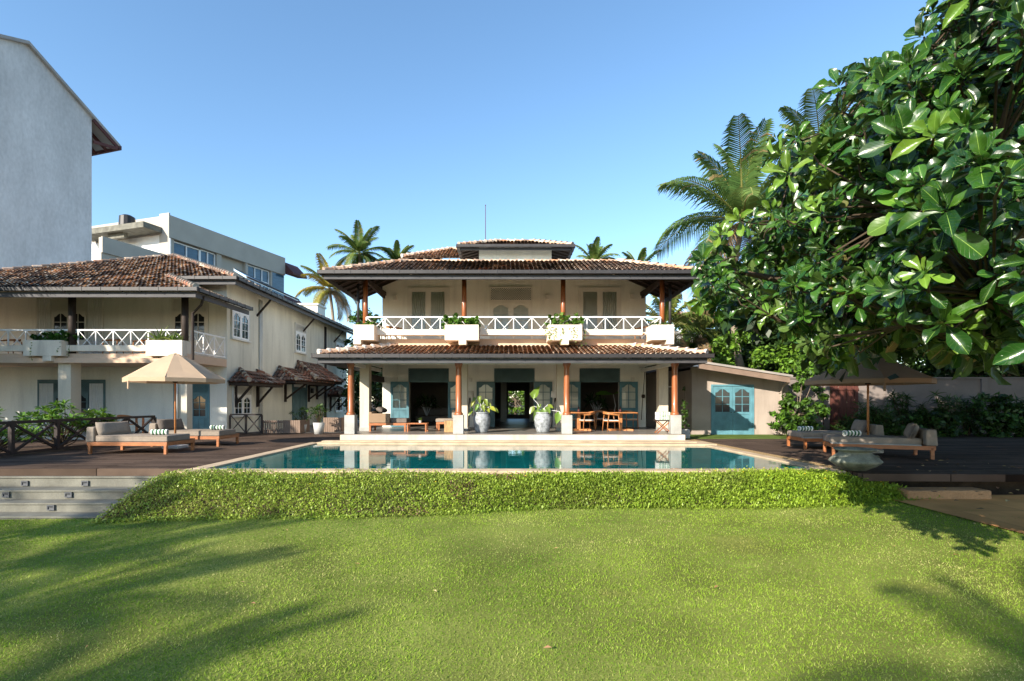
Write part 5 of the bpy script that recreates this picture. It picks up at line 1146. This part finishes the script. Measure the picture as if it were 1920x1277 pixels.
def umbrella(label, loc, r, zr, za, m, base=True):
    U = thing('patio_umbrella', label, 'umbrella', loc, 'parasols over the daybeds'); x,y,z = loc; n = 8; t = M()
    P = []
    for i in range(n): a = 2*math.pi*(i+.5)/n; P.append((math.cos(a),math.sin(a)))
    rings = [(.06,za),(.22,za-.10*(za-zr)),(.5,za-.40*(za-zr)),(.78,za-.73*(za-zr)),(1.0,zr)]; vs=[]; fs=[]
    k = 2*n
    for q,zz in rings:
        for i in range(n):
            a,b = P[i],P[(i+1)%n]; vs.append((x+a[0]*r*q,y+a[1]*r*q,zz)); s_ = .03*q*(za-zr); vs.append((x+(a[0]+b[0])/2*r*q,y+(a[1]+b[1])/2*r*q,zz-s_+.03*(q==1.0)))
    fs = [(j*k+i,j*k+(i+1)%k,(j+1)*k+(i+1)%k,(j+1)*k+i) for j in range(len(rings)-1) for i in range(k)]
    t.add(vs,fs); o = len(vs); 
    val = [(vx,vy,vz-.12) for vx,vy,vz in vs[-k:]]; t.add(vs[-k:]+val,[(i,(i+1)%k,k+(i+1)%k,k+i) for i in range(k)])
    c = t.build('canopy', MT[m], U)
    t = M(); t.lathe([(.02,za+.05),(.10,za+.0),(.30,za-.09),(.34,za-.14)],(x,y,0),16); 
    t.build('vent_cap', MT[m], c, smooth=True)
    t = M()
    for i in range(n): a = P[i]; t.tube([V(x+a[0]*r,y+a[1]*r,zr-.10),V(x+a[0]*(r+.005),y+a[1]*(r+.005),zr-.34)] if i in (5,) else [V(x+a[0]*r*.06,y+a[1]*r*.06,za+.02),V(x+a[0]*r,y+a[1]*r,zr+.008)],.012 if i!=5 else .03,5)
    t.build('seam', MT[m], c)
    t = M()
    for i in range(n): a = P[i]; t.bar(V(x,y,za-.1),V(x+a[0]*r*.98,y+a[1]*r*.98,zr-.03),.025,.03); t.bar(V(x,y,zr-.05),V(x+a[0]*r*.5,y+a[1]*r*.5,zr+(za-zr)*.42),.02,.025)
    t.build('rib', MT['darkwood'], U)
    t = M(); t.tube([V(x,y,.05),V(x,y,za-.02)],.03,12); t.build('pole', MT['teak_light'], U, smooth=True)
    t = M(); t.lathe([(0,.0),(.06,.0),(.075,.03),(.05,.1),(0,.1)],(x,y,zr-.12),12); t.build('hub', MT['darkwood'], U)
    t = M(); t.box(x-.27,x+.27,y-.27,y+.27,0,.10); t.lathe([(.05,.10),(.045,.3),(0,.3)],(x,y,0),10); t.build('base', MT['pot_plain'], U, bevel=.02)
    return U
def poolside():
    a = daybed('sunlit taupe daybed nearest the railing on the left deck', (-11.85,14.45,0), R(-1.5), False)
    b = daybed('farther taupe daybed beyond the umbrella pole on the left deck', (-11.75,16.85,0), R(-.5), False)
    pillow('plump taupe cushion leaning on the headrest of the near left daybed', a, (.36,.52,.70),1.0,.42,.24,'fabric')
    pillow('plump dark cushion on the far left daybed', b, (.36,.52,.70),1.0,.42,.24,'fabric_dark')
    towel('rolled green and white towel on the near left daybed', a, (1.86,.32,.607), R(10))
    towel('rolled green and white towel at the foot of the far left daybed', b, (1.98,.45,.607), R(8))
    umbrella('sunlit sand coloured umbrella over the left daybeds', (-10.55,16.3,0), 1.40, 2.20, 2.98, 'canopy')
    c = daybed('shaded taupe daybed nearest the urn on the right deck', (11.55,14.0,0), R(180-22), True)
    c.location = (11.45,14.25,0)
    d = daybed('shaded taupe daybed behind the near one on the right deck', (11.65,16.9,0), R(180-6), True)
    pillow('grey taupe cushion against the headrest of the near right daybed', c, (.34,.62,.70),1.0,.44,.24,'fabric')
    pillow('grey taupe cushion on the daybed behind the umbrella pole at right', d, (.34,.62,.70),1.0,.44,.24,'fabric')
    towel('rolled green striped towel on the near right daybed', c, (1.72,.75,.607), R(0))
    towel('rolled green striped towel on the far right daybed', d, (1.95,.55,.607), R(0))
    umbrella('umbrella with shade darkened canvas over the right daybeds', (10.55,14.95,0), 1.62, 2.10, 2.85, 'canopy_shaded')
    # urn
    u = thing('stone_urn','squat mossy grey stone urn with ring handles at the pool corner','urn',(7.45,10.95,.02)); t = M()
    t.lathe([(0,0),(.20,0),(.24,.03),(.36,.09),(.465,.17),(.49,.20),(.47,.235),(.40,.30),(.325,.355),(.30,.385),(.305,.405),(.375,.43),(.40,.45),(.385,.472),(.34,.465),(.30,.42),(.28,.36),(0,.34)],(7.45,10.95,.02),32); t.build('bowl', MT['urn'], u, smooth=True)
    for s_ in (-1,1):
        t = M(); cx = 7.45+s_*.43; t.tube([V(cx,10.9,.27)+V(s_*.055*math.sin(q),0,.06*math.cos(q)) for q in [i*math.pi/6 for i in range(13)]],.018,6); t.build('handle', MT['urn'], u, smooth=True)
poolside()

def chair_proto():
    c = thing('wooden_armchair','x','chair',(0,0,0),'wooden armchairs around the dining tables')
    t = M(); t.box(-.25,.25,-.24,.24,.42,.455); t.build('seat', MT['curtain'], c, bevel=.012)
    t = M(); t.box(-.26,.26,-.25,.25,.385,.419); t.build('seat_frame', MT['teak_light'], c, bevel=.008)
    for sx in (-1,1):
        for sy in (-1,1): t = M(); t.tube([V(sx*.27,sy*.27,0),V(sx*.255,sy*.235,.42),V(sx*.27,sy*.2,.66)],[.014,.021,.017],8); t.build('leg', MT['teak_light'], c, smooth=True)
    t = M(); pts = [V(-.27,-.24,.66),V(-.28,0,.68)]+[V(.28*math.cos(a),.06+.26*math.sin(a),.70+.05*math.sin(a)) for a in [math.pi-i*math.pi/8 for i in range(9)]]+[V(.28,0,.68),V(.27,-.24,.66)]
    for i in range(len(pts)-1): t.bar(pts[i],pts[i+1],.035,.045+.05*math.sin(math.pi*i/(len(pts)-1)))
    t.build('backrest', MT['teak_light'], c); return c
def veranda():
    FL = .28
    c = chair_proto(); first = [True]
    def ch(px,Y,rz,lab,z=FL,grp=None,scale=None):
        o = place(c,(X(px,Y),Y,z),rz,lab,first[0],scale); first[0] = False
        if grp: o['group'] = grp
        return o
    ch(1100,21.0,R(-75),'wooden armchair between the two dining tables facing left')
    ch(1146,20.7,R(100),'wooden armchair at the left side of the right dining table')
    ch(1181,22.4,R(10),'wooden armchair behind the right dining table')
    ch(1072,22.3,R(10),'wooden armchair behind the left dining table half hidden by the column')
    ch(1127,22.8,R(0),'wooden armchair in the open doorway beyond the dining tables')
    g = 'wooden armchairs on the balconies'
    ch(738,22.3,R(40),'wooden armchair on the villa balcony before the left window',4.0,g); ch(1206,22.3,R(-40),'wooden armchair on the villa balcony at the right end',4.0,g)
    ch(212,21.6,R(10),'wooden armchair on the guest house balcony right of the post',3.36,g); ch(268,21.6,R(-20),'wooden armchair on the guest house balcony beside the spiky planter',3.36,g); ch(20,21.6,R(10),'wooden armchair on the guest house balcony at the left edge',3.36,g)
    g = 'wooden armchairs on the guest house terrace'
    ch(238,21.0,R(80),'wooden armchair on the guest house terrace behind the railing',.14,g)
    tt = thing('terrace_table','small wooden table on the guest house terrace behind the railing','table',(X(262,21.2),21.2,.14)); x = X(262,21.2); t = M(); t.box(x-.4,x+.4,20.85,21.55,.82,.86); t.build('tabletop',MT['teak'],tt)
    for sx in (-.34,.34):
        for sy in (-.28,.28): t = M(); t.box(x+sx-.03,x+sx+.03,21.2+sy-.03,21.2+sy+.03,.14,.819); t.build('leg',MT['teak'],tt)
    # dining tables
    for px,Y,lab in ((1163,21.2,'wooden trestle dining table at the right end of the veranda'),(1085,21.2,'wooden trestle dining table partly behind the third column')):
        x = X(px,Y); T = thing('dining_table',lab,'table',(x,Y,FL),'dining tables on the veranda'); t = M(); t.box(x-.62,x+.62,Y-.42,Y+.42,FL+.72,FL+.76); t.build('tabletop',MT['teak_light'],T,bevel=.008)
        t = M(); t.box(x-.07,x+.07,Y-.07,Y+.07,FL+.07,FL+.719); t.build('pedestal',MT['teak_light'],T,bevel=.006)
        t = M(); t.bar(V(x-.48,Y-.3,FL+.035),V(x+.48,Y+.3,FL+.035),.09,.07); t.bar(V(x-.48,Y+.3,FL+.033),V(x+.48,Y-.3,FL+.033),.09,.065); t.build('foot',MT['teak_light'],T)
        v = thing('bottle_vase','small dark bottle vase on the '+('right' if px>1100 else 'left')+' dining table','vase',(x,Y,FL+.76)); t = M(); t.lathe([(0,0),(.05,0),(.055,.08),(.02,.15),(.018,.22),(.022,.225)],(x,Y,FL+.76),10); t.build('bottle',MT['rust'],v,smooth=True)
    # lounge set at left
    Y = 20.9; x0 = X(696,Y); S_ = thing('lounge_sofa','light taupe lounge sofa with timber frame at the left end of the veranda','sofa',(x0+.8,Y,FL))
    t = M(); t.box(x0,x0+.13,Y-.4,Y+.45,FL+.34,FL+.78); t.build('backrest',MT['canopy_shaded'],S_,bevel=.03); t = M(); t.box(x0,x0+.85,Y-.42,Y-.28,FL+.34,FL+.72); t.build('armrest',MT['canopy_shaded'],S_,bevel=.03)
    t = M(); t.box(x0+.14,x0+1.5,Y-.27,Y+.45,FL+.34,FL+.52); t.build('seat_cushion',MT['fabric_dark'],S_,bevel=.03); t = M(); t.box(x0,x0+1.5,Y-.4,Y+.45,FL+.24,FL+.335); t.build('frame',MT['teak'],S_,bevel=.005)
    for sx in (.02,1.42):
        for sy in (-.4,.38): t = M(); t.box(x0+sx,x0+sx+.07,Y+sy,Y+sy+.07,FL,FL+.24); t.build('leg',MT['teak'],S_)
    D = bpy.data.objects.new('tmp',None); D.location=(x0,Y,FL); p = pillow('dark cushion lying on top of the lounge sofa',D,(.42,.05,.86),.6,.3,.2,'fabric_dark',1.1); p['group']='cushions on the veranda'; bpy.data.objects.remove(D)
    Y = 20.5; a,b = X(764,Y),X(802,Y); T = thing('coffee_table','low reddish wooden coffee table on the veranda','coffee table',((a+b)/2,Y,FL)); t = M(); t.box(a,b,Y-.25,Y+.25,FL+.30,FL+.345); t.build('tabletop',MT['teak'],T,bevel=.004)
    for x in (a+.02,b-.07):
        for y in (Y-.24,Y+.19): t = M(); t.box(x,x+.05,y,y+.05,FL,FL+.299); t.build('leg',MT['teak'],T)
    pl = thing('table_plant','tiny potted plant on the coffee table','plant',(X(788,Y),Y,FL+.345)); t = M(); t.lathe([(0,0),(.05,0),(.065,.1),(.05,.1)],(X(788,Y),Y,FL+.345),10); t.build('pot',MT['pot_plain'],pl); LF = Leaves(3,2,oval,.2,.3); random.seed(3); rosette(LF,V(X(788,Y),Y,FL+.44),V(0,0,1),12,.16,.06,GR_MID,(.2,1.2)); LF.build('foliage',MT['leaf'],pl)
    Y = 21.2; a,b = X(819,Y),X(862,Y); T = thing('upholstered_bench','grey upholstered bench seat left of the second column','bench',((a+b)/2,Y,FL)); t = M(); t.box(a,b,Y-.35,Y+.35,FL+.36,FL+.50); t.build('seat_cushion',MT['fabric'],T,bevel=.03); t = M(); t.box(a+.02,b-.02,Y-.33,Y+.33,FL+.28,FL+.359); t.build('frame',MT['teak'],T)
    t = M(); t.box(b-.35,b,Y+.20,Y+.35,FL+.501,FL+.85); t.build('backrest',MT['fabric'],T,bevel=.03)
    for x in (a+.02,b-.08):
        for y in (Y-.33,Y+.27): t = M(); t.box(x,x+.06,y,y+.06,FL,FL+.279); t.build('leg',MT['teak'],T)
    Y = 20.1; a,b = X(834,Y),X(852,Y); t = M(); t.prism([V(a,Y-.18,FL),V(b,Y-.2,FL),V(b+.01,Y+.2,FL),V(a,Y+.18,FL)],(0,0,.45)); tag(t.build('log_stool',mat('pale_grained_wood',(.42,.25,.11),.6,.45,5,.1,30,.3,stretch=(4,4,1)),None,bevel=.02),'solid pale wood block stool beside the second column','stool')
    # floor lamps
    for px,lab in ((881,'white shaded tripod floor lamp left of the hall door'),(1041,'white shaded tripod floor lamp right of the hall door')):
        Y = 22.6; x = X(px,Y); T = thing('floor_lamp',lab,'lamp',(x,Y,FL),'tripod floor lamps'); t = M(); t.lathe([(.20,1.38),(.17,1.66),(.165,1.66),(.195,1.38)],(x,Y,FL),20); t.build('lamp_shade',MT['lampshade'],T,smooth=True)
        for k in range(3): a = k*2.094+.4; t = M(); t.tube([V(x+.24*math.cos(a),Y+.24*math.sin(a),FL),V(x+.02*math.cos(a),Y+.02*math.sin(a),FL+1.36)],[.014,.018],6); t.build('leg',MT['darkwood'],T)
    # big glazed pots with large leaved plants
    for i,(px,lab,lab2) in enumerate(((903,'mottled blue grey glazed pot left of the hall door','yellow green large leaved plant in the left glazed pot'),(1018,'mottled grey glazed pot right of the hall door','elephant ear plant with long tilted leaves in the right glazed pot'))):
        Y = 19.9; x = X(px,Y); P = thing('glazed_pot',lab,'pot',(x,Y,FL),'glazed pots before the hall door'); t = M(); t.lathe([(0,0),(.22,0),(.245,.04),(.31,.25),(.345,.5),(.335,.62),(.275,.70),(.27,.73),(.30,.76),(.30,.79),(.255,.785),(.25,.68),(0,.66)],(x,Y,FL),28); t.build('body',MT['pot'],P,smooth=True)
        if i: pass
        T = thing('large_leaf_plant',lab2,'plant',(x,Y,FL+.66)); st = M(); random.seed(70+i); LF = Leaves(5,4,heart,.25,.3,.05)
        if i == 0: L_ = [(-.25,.42,.26),(-.05,.62,.28),(.12,.50,.30),(.34,.20,.28),(-.30,.15,.24),(.05,.28,.28),(-.12,.30,.26),(.22,.36,.26),(.45,.12,.26),(-.34,.02,.24),(-.22,.55,.22),(.02,.45,.25),(-.1,.15,.25),(.18,.18,.26)]
        else: L_ = [(-.38,.50,.52),(-.20,.10,.42),(.0,.15,.42),(.10,.20,.35),(.62,.02,.48),(-.35,.22,.35),(.2,.28,.28),(-.1,.3,.3),(.05,.05,.36)]
        b = V(x,Y,FL+.68)
        for dx,dz,l in L_:
            e = b+V(dx,random.uniform(-.25,.1),dz+.12); st.tube([b+rv()*.04,b.lerp(e,.55)+V(0,0,.10),e],[.014,.011,.008],5,False)
            d = V(dx*1.5,-.25,-.35 if i==0 else random.choice([-.9,-.2])); 
            if i == 1 and dx == -.38: d = V(.3,-.1,1)
            if i == 1 and dx == .62: d = V(-.25,-.2,-1)
            LF.add(e,d,V(0,-.8,.7)+rv()*.3,l,l*.62,jit(random.choice([(.20,.27,.035),(.13,.22,.028),(.26,.30,.04)] if i==0 else [(.13,.21,.03),(.17,.25,.04)])))
        st.build('stems',MT['leaf_gloss'],T); LF.build('foliage',MT['leaf_gloss'],T)
    # towel stand
    Y = 19.35; x = X(1243,Y); T = thing('towel_stand','folding dark wooden cross legged stand beside the right column','stand',(x,Y,FL)); t = M(); t.box(x-.31,x+.31,Y-.24,Y-.20,FL+.47,FL+.51); t.box(x-.31,x+.31,Y+.2,Y+.24,FL+.47,FL+.51)
    for i in range(6): xx = x-.27+i*.10; t.box(xx,xx+.045,Y-.2,Y+.2,FL+.475,FL+.50)
    t.build('tray',MT['darkwood'],T)
    for y in (Y-.17,Y+.17):
        for s_ in (-1,1): t = M(); t.bar(V(x-s_*.26,y+.02*s_,FL+.01),V(x+s_*.24,y+.02*s_,FL+.47),.04,.03); t.build('leg',MT['wood'],T)
    for k in range(2):
        for j in range(2):
            t = M(); n = 8; z0 = FL+.512+k*.15
            for i in range(n):
                t.col((.78,.78,.74) if i%2==0 else (.05,.19,.07)); xa = x-.24+j*.245; t.box(xa+i*.0285,xa+(i+1)*.0285,Y-.2+.01*(i%2),Y+.2,z0,z0+.135+.008*((i+k)%3))
            tag(t.build('folded_towel',MT['towel'],None,bevel=.01),['lower left','lower right','upper left','upper right'][k*2+j]+' folded green striped towel on the wooden stand','towel','folded towels on the stand')
    # vine in a white square pot beside the veranda
    Y = 20.6; x = X(1284,Y); P = thing('square_planter','white square pot with tall climbing plant right of the veranda','plant pot',(x,Y,0)); t = M(); t.box(x-.16,x+.16,Y-.16,Y+.16,0,.36); t.build('pot',MT['pot_plain'],P,bevel=.01)
    T = thing('pillar_vine','tall narrow leafy vine growing out of the white square pot','plant',(x,Y,.36)); v,F,c,cl = leafcloud([(x+.02,Y,.7),(x,Y,1.2),(x-.03,Y,1.75)],[(.22,.15,.4),(.15,.13,.4),(.07,.08,.45)],900,.09,GR_MID,50,seed=5); npbuild('foliage',v,F,MT['leaf'],T,c); t = M(); t.tube([V(x,Y,.3),V(x,Y,2.1)],.012,5); t.build('stem',MT['branch'],T)
    # pots by the guest house
    for px,Y,h,r,lab,lab2,n in ((598,23.3,.52,.26,'pale grey tapered pot between the slatted screens','leafy shrub in the pale grey pot between the screens',15),(567,24.0,.40,.2,'smaller pale pot by the dark guest house door','dark leafy plant in the smaller pot by the door',11)):
        x = X(px,Y); P = thing('tapered_pot',lab,'plant pot',(x,Y,0),'tapered pots by the guest house'); t = M(); t.lathe([(0,0),(r*.75,0),(r,h),(r*.9,h),(r*.85,h-.08),(0,h-.09)],(x,Y,0),20); t.build('body',MT['pot_plain'],P,smooth=True)
        T = thing('potted_shrub',lab2,'plant',(x,Y,h)); LF = Leaves(3,2,oval,.2,.25); st = M(); random.seed(int(px)); b = V(x,Y,h-.08)
        for k in range(n*2): a = random.random()*6.28; q = random.random(); e = b+V(math.cos(a)*.5*q,math.sin(a)*.4*q,random.uniform(.1,.85)); st.tube([b,b.lerp(e,.5)+rv()*.05,e],[.012,.009,.006],4,False); rosette(LF,e,V(0,0,1)+rv()*.5,9,.16,.055,GR_MID,(.3,1.7))
        st.build('stems',MT['branch'],T); LF.build('foliage',MT['leaf_gloss'],T)
    # plants and furniture in the dim rooms
    for px,Y,lab in ((800,27.0,'dark indoor plant inside the left open doorway'),(1118,25.8,'dark indoor plant inside the right open doorway'),(1150,24.8,'large green leaf plant standing inside the right doorway')):
        x = X(px,Y); T = thing('indoor_plant',lab,'plant',(x,Y,FL)); LF = Leaves(4,2,oval,.2,.4); st = M(); random.seed(int(px)); t = M(); t.lathe([(0,0),(.16,0),(.2,.4),(.17,.4),(0,.36)],(x,Y,FL),14); t.build('pot',MT['darkwood'],T)
        if px == 1150: e = V(x,Y,FL+1.55); st.tube([V(x,Y,FL+.36),V(x+.1,Y,FL+1),e],[.02,.015,.01],5,False); LF.add(e,V(-1,-.4,.15),V(0,-.6,1),.95,.42,(.10,.24,.025)); LF.add(e,V(.8,-.4,.3),V(0,-.4,1),.6,.3,(.10,.22,.025))
        else:
            for k in range(10): a = k*.63; e = V(x+.35*math.cos(a),Y+.35*math.sin(a),FL+random.uniform(.9,1.4)); st.tube([V(x,Y,FL+.36),V(x,Y,FL+.36).lerp(e,.6)+V(0,0,.1),e],[.015,.012,.008],5,False); rosette(LF,e,V(math.cos(a),math.sin(a),.6),7,.4,.09,GR_DARK,(.2,1.1))
        st.build('stems',MT['leaf'],T); LF.build('foliage',MT['leaf'],T)
    x,Y = X(1140,27.2),27.2; T = thing('indoor_table','dark round table in the dim right hand room','table',(x,Y,FL)); t = M(); t.lathe([(0,.72),(.8,.72),(.82,.75),(.8,.78),(0,.78)],(x,Y,FL),24); t.build('tabletop',MT['wood'],T); t = M(); t.lathe([(.35,0),(.08,.08),(.07,.72)],(x,Y,FL),14); t.build('pedestal',MT['wood'],T)
    x,Y = X(812,27),27; T = thing('indoor_sofa','dark sofa in the dim left hand room','sofa',(x,Y,FL)); t = M(); t.box(x-.9,x+.9,Y-.4,Y+.4,FL+.15,FL+.45); t.build('seat',MT['fabric_dark'],T,bevel=.04); t = M(); t.box(x-.9,x+.9,Y+.25,Y+.45,FL+.451,FL+.85); t.build('backrest',MT['fabric_dark'],T,bevel=.04); t = M(); t.box(x-.85,x+.85,Y-.35,Y+.35,FL,FL+.149); t.build('base',MT['darkwood'],T)
veranda()
